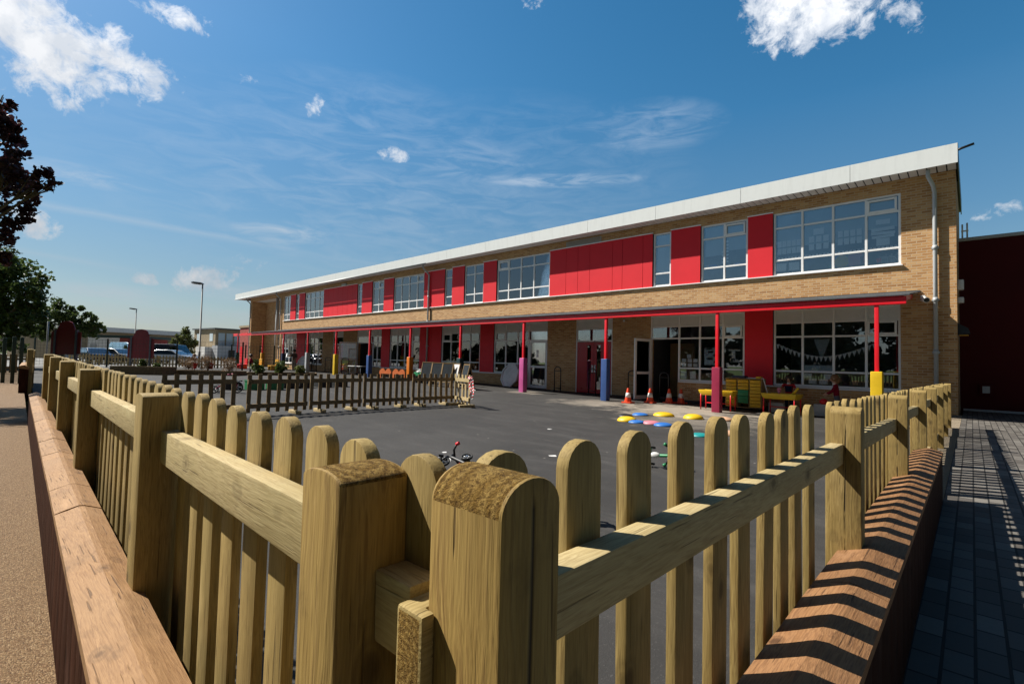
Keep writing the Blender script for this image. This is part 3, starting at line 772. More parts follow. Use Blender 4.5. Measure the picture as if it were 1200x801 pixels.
for i in range(6): vt.box(-13.45, -11.64, D - .022, D - .004, 6.65 + .033 * i, 6.664 + .033 * i)
vt.build('air_vent', M['grey_metal'], B, (-12.5,D,6.7))
MB().box(-33.8, -33.2, D - .12, D, 6.62, 6.76).build('alarm_box', M['grey_metal'], B, (-33.5,D,6.7), .01)
# ---- lower windows
T2 = [1.30, 2.42, 2.88]
bunt = []
for i in range(22):
    t = i / 21; x = -4.72 + 2.6 * t
    z = 2.18 - .42 * math.sin(math.pi * min(1, t * 1.0)) * (1 - .1 * t)
    bunt.append((x, z))
g1 = frame(-4.84, -1.49, LS, LH, [-3.99, -3.14, -2.31], T2, [(3, 2)], (3,), papers=[(-3.85, 1.17, .22, .15, 'paper'), (-3.72, 1.0, .22, .16, 'paper'), (-3.42, 1.0, .24, .16, 'paper'), (-3.3, 1.16, .22, .16, 'paper'), (-3.56, 1.42, .78, .18, 'blind'), (-2.6, 1.0, .15, .14, 'peach')])
bm_ = MB()
for (x, z) in bunt: bm_.add([(x - .055, 18.075, z), (x + .055, 18.075, z + .005), (x, 18.076, z - .17)], [(0,1,2)])
for a, c in zip(bunt[:-1], bunt[1:]): bm_.tube([(a[0], 18.077, a[1]), (c[0], 18.077, c[1])], .008, 5)
bm_.build('bunting', M['paper'], g1)
MB().add([(-3.75,18.4,2.35),(-3.3,18.4,2.35),(-3.50,18.4,1.75),(-3.56,18.4,1.75)], [(0,1,2,3)]).build('paper_display', M['blind'], g1)
frame(-9.29, -5.76, LS - .0, LH, [-8.12, -7.33, -6.5], T2, [(3, 2)], (3,), papers=rows(-8.05, -7.4, 1.42, .17, 2, 3, .16, .13) + [(-7.75, 1.75, .15, .14, 'paper'), (-7.95, 1.05, .22, .28, 'paper'), (-7.6, 1.05, .22, .28, 'paper'), (-6.92, 1.75, .52, .62, 'blind')] + [(-6.85 + rnd(-.15, .15), 1.55 + .12 * i, .2, .07, 'paper') for i in range(5)]
      + rpap(-7.25, -6.55, .92, 1.22, 7, 'paper', (.12, .2), (.08, .12)) + rpap(-6.4, -5.85, 1.36, 1.75, 9, 'paper', (.1, .18), (.08, .16)) + [(-6.12, 1.98, .4, .05, 'paper'), (-6.15, 1.8, .12, .3, 'paper')], doorgap=(-9.23, -8.15, 2.42))
# part of the jamb below the sill of the doorway
MB().box(-9.29, -9.23, D + .032, D + .098, .02, LS).box(-8.15, -8.09, D + .032, D + .098, .02, LS).build('door_frame', M['upvc'], B)
frame(-17.98, -14.45, LS, LH, [-17.18, -16.37, -15.66], T2, [(0, 2)], (3,), papers=rows(-17.9, -17.25, 1.42, .17, 4, 4, .12, .12) + rpap(-17.1, -15.8, 1.36, 1.85, 12) + rpap(-17.9, -16.4, .92, 1.24, 7), doorgap=(-15.63, -14.5, 2.42))
frame(-22.22, -19.04, LS, LH, [-21.43, -20.63, -19.83], T2, [(0, 2)], (3,), papers=rpap(-20.6, -19.1, .95, 1.25, 4))
frame(-27.44, -24.27, LS, LH, [-26.65, -25.85, -25.06], T2, [(3, 2)], (3,), papers=rpap(-27.3, -24.4, 1.36, 1.7, 12))
frame(-31.54, -28.43, LS, LH, [-30.05, -29.5, -28.97], T2, [], (3,), papers=rpap(-30, -28.5, 1.36, 1.9, 14), doorgap=(-31.48, -30.05, 2.42))
frame(-39.6, -36.6, LS, LH, [-38.85, -38.1, -37.35], T2, [(0, 2)], (3,), papers=rpap(-39.4, -36.7, 1.36, 1.9, 8))
frame(-44.14, -41.2, LS, LH, [-43.4, -42.67, -41.94], T2, [(0, 2)], (3,), papers=rpap(-44, -41.3, 1.36, 1.9, 12))
for a, c in ((-5.75, -4.85), (-19.02, -17.99), (-24.26, -22.23), (-28.42, -27.45), (-41.19, -39.61)):
    cladding(a, c, LS - .04, LH, () if c - a < 1.5 else ((a + c) / 2 + .1,), D - .02, False)
for a, c in ((-8.09, -1.45), (-28.44, -15.66), (-44.16, -36.58)):
    MB().box(a, c, D - .06, D + .02, LS - .055, LS - .004).build('window_sill', M['upvc'], B, None, .004, 1)
# ---- doors
def red_doors(x0, x1, zb):
    c = ((x0 + x1) / 2, D, 1.5); w = frame(x0, x1, 2.33, LH, [], [2.88], (), (1,))
    m = MB(); m.box(x0, x0 + .06, D + .03, D + .1, zb, 2.33); m.box(x1 - .06, x1, D + .03, D + .1, zb, 2.33)
    f = m.build('door_frame', M['upvc'], B, c)
    xm = (x0 + x1) / 2
    for s in (-1, 1):
        a, b2 = (x0 + .065, xm - .004) if s < 0 else (xm + .004, x1 - .065)
        d = MB(); q = .16
        # leaf with a tall vision slot near the meeting stile
        va, vb = (b2 - .34, b2 - .14) if s < 0 else (a + .14, a + .34)
        d.box(a, va, D + .04, D + .085, zb + .02, 2.32); d.box(vb, b2, D + .04, D + .085, zb + .02, 2.32)
        d.box(va, vb, D + .041, D + .084, zb + .02, zb + .20); d.box(va, vb, D + .041, D + .084, 2.18, 2.32)
        o = d.build('door', M['red_door'], B, c, .004, 1)
        MB().box(va, vb, D + .058, D + .064, zb + .20, 2.18).build('pane', M['glass'], o, c)
        hx = b2 - .10 if s < 0 else a + .02
        MB().box(hx, hx + .08, D + .030, D + .040, 1.02, 1.32).build('push_plate', M['silver'], o, c)
        MB().tube([(hx + .04, D + .028, 1.1), (hx + .04, D - .01, 1.1), (hx + .04, D - .01, 1.28), (hx + .04, D + .028, 1.28)], .01, 6).build('handle', M['silver'], o, c)
red_doors(-12.87, -11.0, .10)
red_doors(-34.97, -33.44, .27)
def glazed_leaf(x, y, rz, w, h, zb, handle=True, lab=None):
    T = Matrix.Translation((x, y, zb)) @ Matrix.Rotation(rz, 4, 'Z')
    m = MB(); f = .10
    m.box(0, f, -.03, .03, 0, h, 0, T); m.box(w - f, w, -.03, .03, 0, h, 0, T)
    for z0, z1 in ((0, .14), (.95, 1.05), (h - f, h)): m.box(f, w - f, -.028, .028, z0, z1, 0, T)
    o = m.build('door', M['upvc'], B, (x, y, zb + 1), .004, 1)
    if lab: o['label'] = lab
    MB().box(f, w - f, -.006, .006, .14, .95, 0, T).box(f, w - f, -.006, .006, 1.05, h - f, 0, T).build('pane', M['glass'], o)
    MB().box(w - .09, w - .02, -.06, -.031, 1.0, 1.03, 0, T).box(w - .09, w - .05, -.045, .045, .92, 1.12, 0, T).build('handle', M['silver'], o)
    pm = MB(); pm.box(w * .4, w * .4 + .12, -.012, -.008, 1.45, 1.6, 0, T); pm.box(w * .4, w * .4 + .12, -.012, -.008, 1.62, 1.8, 0, T); pm.build('notice', M['paper'], o)
    return o
glazed_leaf(-9.24, 17.99, R(-100), 1.0, 2.32, .08, lab='white glazed door standing wide open')
glazed_leaf(-15.62, 18.065, 0, 1.10, 2.24, .17)
MB().box(-15.70, -15.63, D + .03, D + .1, .15, LS).box(-14.51, -14.45, D + .03, D + .1, .15, LS).build('door_frame', M['upvc'], B)
glazed_leaf(-31.46, 18.0, R(-105), 1.2, 2.2, .27, lab='white glazed door standing open at the far end')
# inside of the open doorway: an inner timber door and dark lobby
MB().box(-9.2, -8.2, 19.6, 19.65, .1, 2.3).build('inner_door', M['beech'], B)
# ---- recessed glazed entrance at the far end
rg = MB(); 
for x in (-47.4, -46.55, -45.65, -44.82): rg.box(x, x + .07, 19.35, 19.45, .1, 6.6)
for z in (.28, 2.3, 3.2, 4.2, 5.2, 6.53): rg.box(-47.33, -44.82, 19.36, 19.44, z, z + .07)
o = rg.build('entrance_glazing', M['grey_metal'], B); MB().box(-47.33, -44.82, 19.395, 19.405, .35, 6.53).build('pane', M['glass'], o)
MB().box(-47.3, -44.8, 20.6, 20.7, .1, 6.6).build('inner_wall', M['room_dark'], B)
MB().box(-51.36, -44.75, D + .25, 19.3, 6.62, 6.70).build('recess_soffit', M['upvc'], B)
MB().box(-51.36, -44.75, D + .02, D + .25, 6.62, 6.94).build('recess_beam', M['brick'], B, (0,0,0))
cl = MB().cyl((-46.0, 18.25, .2), (-46.0, 18.25, 6.62), .13, n=14); cl.build('column', M['grey_metal'], B)
lm = MB().cyl((-47.9,19.15,3.1), (-47.9,19.15,2.92), .06, .22, 14); lm.tube([(-47.9,19.3,3.2),(-47.9,19.1,3.25),(-47.9,19.15,3.08)], .02, 6)
lm.build('wall_lamp', M['dark_metal'], B)
# ---- downpipes
def pipe(x, zt, zb, r=.05, swan=True):
    y = D - .09; pts = []
    if swan: pts = [(x - .12, 17.55, 6.93), (x - .12, 17.55, 6.75), (x - .03, y - .16, 6.55), (x, y, 6.38)]
    pts += [(x, y, zt), (x, y, zb)]
    m = MB().tube(pts, r, 12)
    for z in [zb + .4 + 1.45 * k for k in range(int((zt - zb - .6) / 1.45) + 1)]:
        m.box(x - .08, x + .08, y - .02, D - .002, z, z + .05); m.cyl((x, y, z - .03), (x, y, z + .09), r * 1.22, n=12)
    m.build('downpipe', M['grey_metal'], B, (x, y, 3))
pipe(-.72, 6.3, .05)
pipe(-23.45, 6.3, .3)
pipe(-44.5, 6.3, .3)
pipe(-51.6, 6.3, .3)
MB().box(-23.36, -23.30, D - .01, D - .001, 3.75, ZS - .06).build('cable_trunking', M['gap'], B)
# ---- small fittings
cc = MB(); cc.cyl((-.99,17.97,3.42), (-.90,17.72,3.36), .075, n=14); cc.cyl((-.90,17.72,3.36), (-.893,17.70,3.356), .06, n=14, mi=1); cc.box(-1.04, -.94, 17.9, 18.0, 3.38, 3.52)
cc.build('security_camera', [M['white_plastic'], M['dark_metal']], B)
for z in (3.66, 3.30):
    MB().box(-.28, -.14, 18.25, 18.5, z, z + (.28 if z > 3.5 else .16)).build('alarm_box', M['white_plastic'], B, None, .03)
bl = MB().prism([(-.28,2.75),(-.06,2.60),(-.02,2.45),(-.28,2.42)], 'y', 18.3, 18.65); o = bl.build('wall_lamp', M['dark_metal'], B)
MB().box(-.25, -.06, 18.32, 18.63, 2.40, 2.42).build('lamp_lens', M['amber'], o)
MB().ell((-11.0 + .55, D - .03, 3.17), .05, .05, .05).build('sensor', M['white_plastic'], B)

# ------------------------------------------------------------------ canopy along the ground floor
C = thing('canopy', 'long lean-to canopy with red beam on red posts in padded sleeves', 'canopy', (-24.5, 15.6, 0))
bm_ = MB().box(-48.4, -1.17, 15.50, 15.60, 3.05, 3.235)
bm_.box(-48.4, -1.17, 15.475, 15.499, 3.05, 3.11)
bm_.build('beam', M['red_steel'], C, None, .006, 1)
rl = MB()
for k in range(24):
    a = -1.22 - 2 * k
    rl.box(a - 1.45, a, 15.52, 15.58, 3.237, 3.28)
rl.build('gutter_rail', M['red_steel'], C)
def slope_z(y): return 3.26 + (y - 15.45) * (.34 / 2.55)
sh = MB().add([(-44.3,15.42,slope_z(15.42)),(-1.1,15.42,slope_z(15.42)),(-1.1,17.99,slope_z(17.99)),(-44.3,17.99,slope_z(17.99)),
               (-44.3,15.42,slope_z(15.42)+.04),(-1.1,15.42,slope_z(15.42)+.04),(-1.1,17.99,slope_z(17.99)+.04),(-44.3,17.99,slope_z(17.99)+.04)],
              [(0,3,2,1),(4,5,6,7),(0,1,5,4),(1,2,6,5),(2,3,7,6),(3,0,4,7)])
sh.build('roof_sheet', M['lead'], C)
MB().box(-44.3, -1.05, 17.95, 17.998, 3.635, 3.675).build('flashing', M['lead'], C)
for k in range(22):
    x = -1.25 - 2.0 * k
    rf_ = MB().add([(x-.03,15.6,3.12),(x+.03,15.6,3.12),(x+.03,17.99,3.45),(x-.03,17.99,3.45),(x-.03,15.6,3.26),(x+.03,15.6,3.26),(x+.03,17.99,3.575),(x-.03,17.99,3.575)],
            [(0,3,2,1),(4,5,6,7),(0,1,5,4),(1,2,6,5),(2,3,7,6),(3,0,4,7)])
    rf_.build('rafter', M['red_steel'], C, (x, 17, 3.4))
pads = [('yellow',1.36),('crimson',1.37),('blue',1.57),('pink',1.55),('teal',1.49),('orange',1.5),('blue',1.55),('yellow',1.58),('grey_pad',1.67),('navy',1.6),('amber',1.6),('dark_green',1.6)]
pcol = dict(yellow='yellow', crimson='crimson', blue='dark blue', pink='pink', teal='dark teal', orange='orange', grey_pad='grey', navy='navy', amber='amber', dark_green='dark green')
for k, (pc, h) in enumerate(pads):
    x = -1.77 - 4.0 * k if k < 11 else -47.4
    g = G(x) - .02
    po = MB().box(x - .045, x + .045, 15.50, 15.60, g, 3.048).build('post', M['red_steel'], C, (x, 15.55, 1.5), .006)
    y0, y1 = 15.44, 15.66
    pd = MB().box(x - .125, x + .125, y0 - .015, y1 + .015, g, h, 0).build('padding', M[pc], po, (x, 15.55, .8), .025, 3)
    pd['label'] = pcol[pc] + ' foam post padding'
# ------------------------------------------------------------------ maroon wall to the right
W = thing('maroon_wall', 'tall dark maroon wall in shade beside the brick gable', 'wall', (2, 20.4, 0))
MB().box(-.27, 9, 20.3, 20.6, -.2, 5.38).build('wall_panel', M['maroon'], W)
MB().box(-.27, 9, 20.24, 20.62, 5.382, 5.48).build('coping', M['grey_metal'], W, None, .01)
MB().box(-.2, 9, 20.24, 20.298, .25, .31).build('base_rail', M['grey_metal'], W)
mb = MB().box(.16, .44, 20.22, 20.297, .72, 1.06); o = mb.build('outlet_box', M['maroon'], W, None, .01)
MB().box(.22, .38, 20.205, 20.219, .80, 1.0).build('outlet_cover', M['grey_metal'], o)
an = MB().tube([(-.07,20.5,5.48),(-.07,20.5,5.98)], .022, 6); an.tube([(-.18,20.5,5.48),(-.18,20.5,5.95)], .022, 6); an.box(-.21, -.04, 20.48, 20.52, 5.72, 5.76)
tag(an.build('antenna', M['white_plastic']), 'small white aerial standing on the maroon wall coping', 'antenna')
# ------------------------------------------------------------------ playground things
def cone(x, y, label):
    z = G(x) + (.0)
    t = thing('traffic_cone', label, 'traffic cone', (x, y, z), 'traffic cones')
    MB().box(x-.17, x+.17, y-.17, y+.17, z+.002, z+.045).cyl((x,y,z+.045), (x,y,z+.52), .125, .035, 18).build('cone_body', M['cone'], t, None, .006)
    MB().cyl((x,y,z+.20), (x,y,z+.36), .100, .071, 18).build('reflective_band', M['white_plastic'], t)
    return t
for (x, y, l) in ((-8.82,15.52,'orange traffic cone with white band nearest the blue padded post, alone'), (-8.41,16.35,'orange traffic cone in front of the open glazed door leaf'),
                  (-8.01,17.0,'orange traffic cone in front of the dark doorway, beside another cone on its right'), (-7.72,17.35,'orange traffic cone beside the brickwork right of the dark doorway')):
    cone(x, y, l)
def stone(x, y, r, h, mat, label):
    m = MB(); 
    prof = [(1,0),(1,.18),(.93,.45),(.78,.72),(.55,.92),(.3,1)]
    n = 24; z = G(x)
    for (a, c) in prof:
        for i in range(n):
            t = 2 * math.pi * i / n
            m.v.append(Vector((x + a * r * math.cos(t), y + a * r * math.sin(t), z + .002 + c * h)))
    for j in range(len(prof) - 1):
        for i in range(n):
            m.f.append([j*n+i, j*n+(i+1)%n, (j+1)*n+(i+1)%n, (j+1)*n+i]); m.m.append(0); m.sm.append(True)
    m.f.append([(len(prof)-1)*n+i for i in range(n)]); m.m.append(0); m.sm.append(False)
    tag(m.build('stepping_stone', M[mat], None, (x, y, z)), label, 'stepping stone', 'domed stepping stones on the asphalt')
stone(-6.25,10.97,.24,.11,'yellow','yellow domed stepping stone between a black and a blue one')
stone(-6.75,11.75,.20,.07,'black_plastic','black domed stepping stone behind a yellow one')
stone(-6.70,12.47,.22,.06,'bright_blue','blue domed stepping stone farthest back of its cluster')
stone(-5.95,10.90,.20,.06,'bright_blue','small blue stepping stone touching the left yellow one')
stone(-6.25,12.95,.28,.10,'yellow','yellow domed stepping stone behind the pink one')
stone(-5.64,11.05,.22,.07,'mat_pink','pink domed stepping stone next to a blue one')
stone(-5.30,10.97,.22,.07,'bright_blue','blue stepping stone touching the pink one')
stone(-5.48,13.1,.26,.12,'yellow','yellow stepping stone standing by itself right of its cluster')
stone(-4.08,10.1,.20,.06,'mat_teal','teal stepping stone partly behind a fence picket')
stone(-4.85,13.5,.26,.09,'peach','peach stepping stone partly behind a fence picket')
stone(-3.75,10.7,.18,.10,'peach','small beige stepping stone nearest the right fence')

# children's trikes lying about
def wheel(m, c, ax, r, w, mi_t=0, mi_r=1):
    c = Vector(c); ax = Vector(ax).normalized(); u = ax.orthogonal().normalized(); v = ax.cross(u)
    n = 22; prof = [(r*.80,-w/2),(r*.95,-w/2),(r,-w*.25),(r,w*.25),(r*.95,w/2),(r*.80,w/2)]
    k0 = len(m.v); k = len(prof)
    for i in range(n):
        t = 2*math.pi*i/n; d = u*math.cos(t)+v*math.sin(t)
        for (q, s) in prof: m.v.append(c + d*q + ax*s)
    for i in range(n):
        for j in range(k):
            a = k0+i*k+j; b2 = k0+i*k+(j+1)%k; a2 = k0+((i+1)%n)*k+j; c2 = k0+((i+1)%n)*k+(j+1)%k
            m.f.append([a,b2,c2,a2]); m.m.append(mi_t); m.sm.append(True)
    for i in range(5):
        t = 2*math.pi*i/5; d = u*math.cos(t)+v*math.sin(t)
        m.cyl(c + d*r*.12, c + d*r*.82, r*.11, r*.075, 6, mi_r)
    m.cyl(c - ax*w*.6, c + ax*w*.6, r*.18, n=10, mi=mi_r)
def trike(x, y, rz, frame_mat, label, lying=True, rim='silver', seat='black_plastic', sc=.68, grip=None):
    z = G(x)
    t = thing('tricycle', label, 'tricycle', (x, y, z))
    T = Matrix.Translation((x, y, z)) @ Matrix.Rotation(rz, 4, 'Z')
    T = T @ Matrix.Scale(sc, 4)
    if lying: T = T @ Matrix.Translation((0,0,.03)) @ Matrix.Translation((0,-.22,0)) @ Matrix.Rotation(R(74), 4, 'X') @ Matrix.Translation((0,.22,0))
    ax = T.to_3x3() @ Vector((0,1,0))
    for c, r in (((.36,0,.17),.17), ((-.24,.20,.12),.12), ((-.24,-.20,.12),.12)):
        w = MB(); wheel(w, T @ Vector(c), ax, r*sc, .045*sc); w.build('wheel', [M['tyre'], M[rim]], t, T @ Vector(c))
    f = MB()
    P = lambda *a: T @ Vector(a)
    f.tube([P(-.24,-.2,.12), P(-.24,.2,.12)], .014, 8); f.tube([P(-.24,0,.12), P(-.1,0,.24), P(.2,0,.40), P(.28,0,.42)], .022, 8)
    f.tube([P(.36,-.05,.17), P(.31,-.05,.36), P(.29,0,.42)], .012, 6); f.tube([P(.36,.05,.17), P(.31,.05,.36), P(.29,0,.42)], .012, 6); f.tube([P(.29,0,.40), P(.26,0,.56)], .016, 8)
    f.tube([P(.36,-.12,.17),P(.36,.12,.17)], .012, 6)
    f.build('frame', M[frame_mat], t)
    h = MB().tube([P(.17,-.24,.58), P(.25,-.1,.57), P(.25,.1,.57), P(.17,.24,.58)], .014, 8)
    h.build('handlebar', M['black_plastic'], t)
    for s in (-1, 1): MB().tube([P(.12,s*.26,.585), P(.19,s*.225,.578)], .022, 8).build('grip', M[grip or frame_mat], t)
    s = MB(); s.ell((-.10,0,.32), .12, .075, .04, 0, 14, 8, T); s.build('saddle', M[seat], t)
    for s in (-1, 1): MB().box(.31, .41, s*.14-.03, s*.14+.03, .13 + s*.05, .15 + s*.05, 0, T).build('pedal', M['black_plastic'], t)
    mg = MB()
    for i in range(7):
        a0 = R(30 + 18*i); a1 = R(48 + 18*i)
        mg.add([(.36+.19*math.cos(a0),-.03,.17+.19*math.sin(a0)),(.36+.19*math.cos(a0),.03,.17+.19*math.sin(a0)),(.36+.19*math.cos(a1),.03,.17+.19*math.sin(a1)),(.36+.19*math.cos(a1),-.03,.17+.19*math.sin(a1)),
                (.36+.2*math.cos(a0),-.03,.17+.2*math.sin(a0)),(.36+.2*math.cos(a0),.03,.17+.2*math.sin(a0)),(.36+.2*math.cos(a1),.03,.17+.2*math.sin(a1)),(.36+.2*math.cos(a1),-.03,.17+.2*math.sin(a1))],
               [(0,1,2,3),(7,6,5,4),(0,4,5,1),(1,5,6,2),(2,6,7,3),(3,7,4,0)], 0, T)
    mg.build('mudguard', M['white_plastic'], t)
trike(-4.50, 3.84, R(205), 'black_plastic', 'small black and white tricycle with red grips lying on its side on the open asphalt', sc=.60, grip='red_steel')
trike(-3.26, 6.7, R(20), 'green', 'green and white tricycle lying seen between two fence pickets', seat='white_plastic', rim='white_plastic', grip='green', sc=.56)
trike(-2.74, 3.56, R(49), 'orange', 'orange tricycle standing close behind the right picket fence', False)
trike(-17.3, 5.35, R(60), 'crimson', 'dark red tricycle behind the movable picket panels', False, sc=1.0)

# tray storage unit
ux0, ux1, uy0, uy1 = -6.05, -4.93, 17.05, 17.5; uz = G(-5.5)
U = thing('tray_storage', 'wooden tray storage unit full of yellow trays under the red panel', 'storage unit', (-5.5, 17.3, uz))
m = MB()
m.box(ux0, ux0+.02, uy0, uy1, uz+.09, uz+1.04); m.box(ux1-.02, ux1, uy0, uy1, uz+.09, uz+1.04)
w3 = (ux1-ux0)/3
for k in (1, 2): m.box(ux0+w3*k-.01, ux0+w3*k+.01, uy0+.002, uy1-.002, uz+.111, uz+1.019)
m.box(ux0+.02, ux1-.02, uy0, uy1, uz+.09, uz+.11); m.box(ux0+.02, ux1-.02, uy0, uy1, uz+1.02, uz+1.04); m.box(ux0+.02, ux1-.02, uy1-.012, uy1-.002, uz+.111, uz+1.019)
m.build('carcass', M['beech'], U)
for x in (ux0+.08, ux1-.08):
    for y in (uy0+.06, uy1-.06): MB().cyl((x-.015,y,uz+.045), (x+.015,y,uz+.045), .042, n=12).box(x-.012, x+.012, y-.012, y+.012, uz+.05, uz+.09).build('castor', M['dark_metal'], U)
for c in range(3):
    xa, xb = ux0+w3*c+.028, ux0+w3*(c+1)-.028
    sl = [(i, 1) for i in range(8)] if c != 1 else [(7,1),(6,1),(5,1),(3.2,1.6),(1.0,2.0)]
    for (i, hh) in sl:
        z = uz+.125+.11*i; mat = 'tray_yellow' if not (c == 1 and i < 4) else 'green'
        h = .085*hh if hh == 1 else .11*hh
        tr = MB().box(xa, xb, uy0-.015, uy1-.05, z, z+h).box(xa-.012, xb+.012, uy0-.025, uy1-.05, z+h, z+h+.012).box(xa+.07, xb-.07, uy0-.03, uy0-.0155, z+h*.35, z+h*.65)
        tr.build('tray', M[mat], U, None, .006)
tag(MB().box(-5.85,-5.45,17.1,17.4,uz+1.042,uz+1.12).build('storage_box', M['navy'], None, (-5.65,17.25,uz+1.042), .01), 'flat dark blue box on top of the tray storage unit', 'box')
tag(MB().box(-5.12,-4.98,17.1,17.35,uz+1.042,uz+1.11).build('storage_box', M['tray_yellow'], None, (-5.05,17.25,uz+1.042), .01), 'small yellow box at the right end of the storage unit top', 'box')
tag(MB().tube([(-5.5,17.2,uz+1.06),(-4.9,17.15,uz+1.05),(-4.72,17.0,uz+.55)], .018, 8).build('hose', M['white_plastic']), 'white flexible hose trailing over the edge of the storage unit', 'hose')
# sand and water tables
def water_table(x, y, w, d, rz, label):
    z = G(x); t = thing('water_table', label, 'play table', (x, y, z))
    T = Matrix.Translation((x, y, z)) @ Matrix.Rotation(rz, 4, 'Z')
    o = [( -w/2,-d/2),(w/2,-d/2),(w/2,d/2),(-w/2,d/2)]
    n = 4; vs = [(a, b2, .64) for a, b2 in o] + [(a*.97, b2*.95, .64) for a, b2 in o] + [(a*.88, b2*.82, .49) for a, b2 in o] + [(a*.90, b2*.86, .47) for a, b2 in o] + [(a*1.0, b2*1.0, .60) for a, b2 in o]
    fs = []
    for i in range(4):
        j = (i+1)%4
        fs += [(i,j,4+j,4+i),(4+i,4+j,8+j,8+i),(12+i,16+i,16+j,12+j)[::-1],(16+i,i,j,16+j)[::-1]]
    fs += [(8,9,10,11),(15,14,13,12)]
    MB().add(vs, fs, 0, T).build('tub', M['yellow'], t, None, .006)
    for sx in (-1, 1):
        for sy in (-1, 1):
            MB().cyl(T @ Vector((sx*w*.44, sy*d*.42, .0)), T @ Vector((sx*w*.44, sy*d*.42, .585)), .018, n=10).build('leg', M['red_steel'], t)
    MB().tube([T @ Vector((-w*.44,d*.42,.2)), T @ Vector((w*.44,d*.42,.2))], .014, 8).build('stretcher', M['red_steel'], t)
    return T
water_table(-6.0, 16.25, 1.05, .55, R(2), 'yellow water table on red legs left of the tray unit, without children')
Tt = water_table(-4.30, 16.9, 1.0, .60, R(-6), 'yellow water table with toys where a child stands')
tag(MB().tube([Tt @ Vector((-.28,-.1,.60)), Tt @ Vector((-.48,.05,.82))], .016, 8).build('wooden_stick', M['beech']), 'pale stick poking out of the yellow water table', 'stick')
tag(MB().tube([Tt @ Vector((.30,-.1,.58)), Tt @ Vector((.52,-.16,.84))], [.045,.03], 8).build('toy_scoop', M['yellow']), 'yellow scoop leaning up out of the right side of the table', 'toy')
mm = MB().cyl(Tt @ Vector((-.06,-.05,.61)), Tt @ Vector((-.06,-.05,.74)), .03, .055, 10); mm.ell(tuple(Tt @ Vector((-.06,-.05,.77))), .07, .05, .04)
tag(mm.build('toy_mill', M['mat_pink']), 'small pink toy standing in the water table', 'toy')
bx = MB().box(-4.8, -4.35, 17.3, 17.65, G(-4.6)+.002, G(-4.6)+.32); tag(bx.build('storage_tub', M['grey_pad'], None, None, .03), 'grey tub on the ground behind the water table legs', 'tub')
bx = MB().box(-3.55, -3.15, 17.35, 17.7, G(-3.4)+.002, G(-3.4)+.36); tag(bx.build('storage_tub', M['grey_pad'], None, None, .03), 'grey tub between the two children under the window', 'tub')
bx = MB().ell((-3.3,17.5,G(-3.4)+.43), .12, .12, .10); tag(bx.build('toy_ball', M['red_steel']), 'dark red ball lying on the grey tub', 'ball')
bx = MB().box(-7.0, -6.35, 17.55, 17.85, G(-6.6)+.002, G(-6.6)+.42); bx.box(-7.03, -6.32, 17.53, 17.87, G(-6.6)+.422, G(-6.6)+.46)
tag(bx.build('storage_bench', M['black_plastic'], None, None, .01), 'low black storage box below the window right of the cones', 'box')

# hoop stands beside the doors
def hoop(x, y, label, w=.34):
    z = G(x); n = 10
    pts = [(x-w/2,y,z+.05),(x-w/2,y,z+.95)] + [(x-w/2*math.cos(math.pi*i/n), y, z+.95+.14*math.sin(math.pi*i/n)) for i in range(1,n)] + [(x+w/2,y,z+.95),(x+w/2,y,z+.05)]
    m = MB().tube(pts, .022, 8); m.tube([(x-w/2,y,z+.90),(x+w/2,y,z+.90)], .016, 8); m.tube([(x-w/2,y,z+.16),(x+w/2,y,z+.16)], .016, 8)
    for s in (-1, 1): m.cyl((x+s*w/2,y,z+.002), (x+s*w/2,y,z+.05), .045, n=10)
    tag(m.build('door_rail', M['dark_metal'], None, (x, y, z)), label, 'hoop rail', 'black hoop rails by the doors')
hoop(-13.3, 17.3, 'black arched hoop rail against the brick left of the red doors')
hoop(-9.75, 17.45, 'black arched hoop rail left of the open glazed door')
hoop(-8.35, 17.3, 'black arched hoop rail standing in front of the dark doorway')
hoop(-11.6, 17.45, 'black arched hoop rail in front of the red double doors')
hoop(-15.25, 17.3, 'black arched hoop rail in front of the closed white glazed door')
hoop(-34.2, 17.3, 'black hoop rail by the far red doors', .9)
hoop(-31.2, 17.0, 'black hoop rail beside the far open door', .9)
hoop(-36.2, 17.2, 'black hoop rail at the far end between grey tray and red doors', .8)

# leaning octagonal trays
def octa(x, y, w, h, lean, rz, label):
    z = G(x); T = Matrix.Translation((x, y, z)) @ Matrix.Rotation(rz, 4, 'Z') @ Matrix.Rotation(R(-lean), 4, 'X')
    c = .28
    def oc(w, h, o): return [(-w/2+c*w,o),(w/2-c*w,o),(w/2,o+c*h),(w/2,o+h-c*h),(w/2-c*w,o+h),(-w/2+c*w,o+h),(-w/2,o+h-c*h),(-w/2,o+c*h)]
    m = MB().prism(oc(w,h,0), 'y', -.02, .02, 0, T)
    a, b2 = oc(w,h,0), oc(w*.88,h*.88,h*.06)
    vs = [(p[0],-.02,p[1]) for p in a]+[(p[0],-.02,p[1]) for p in b2]+[(p[0],-.06,p[1]) for p in a]+[(p[0],-.06,p[1]) for p in b2]
    fs = []
    for i in range(8):
        j = (i+1)%8; fs += [(i,j,16+j,16+i),(16+i,16+j,24+j,24+i),(8+j,8+i,24+i,24+j)]
    m.add(vs, fs, 0, T)
    tag(m.build('activity_tray', M['grey_board'], None, (x,y,z), .004), label, 'activity tray', 'grey octagonal trays')
octa(-16.45, 17.45, 1.15, 1.12, 16, R(-5), 'big grey octagonal tray leaning on the wall left of the white door')
octa(-38.6, 17.3, 1.2, 1.15, 14, R(10), 'grey octagonal tray leaning up at the far end of the canopy')
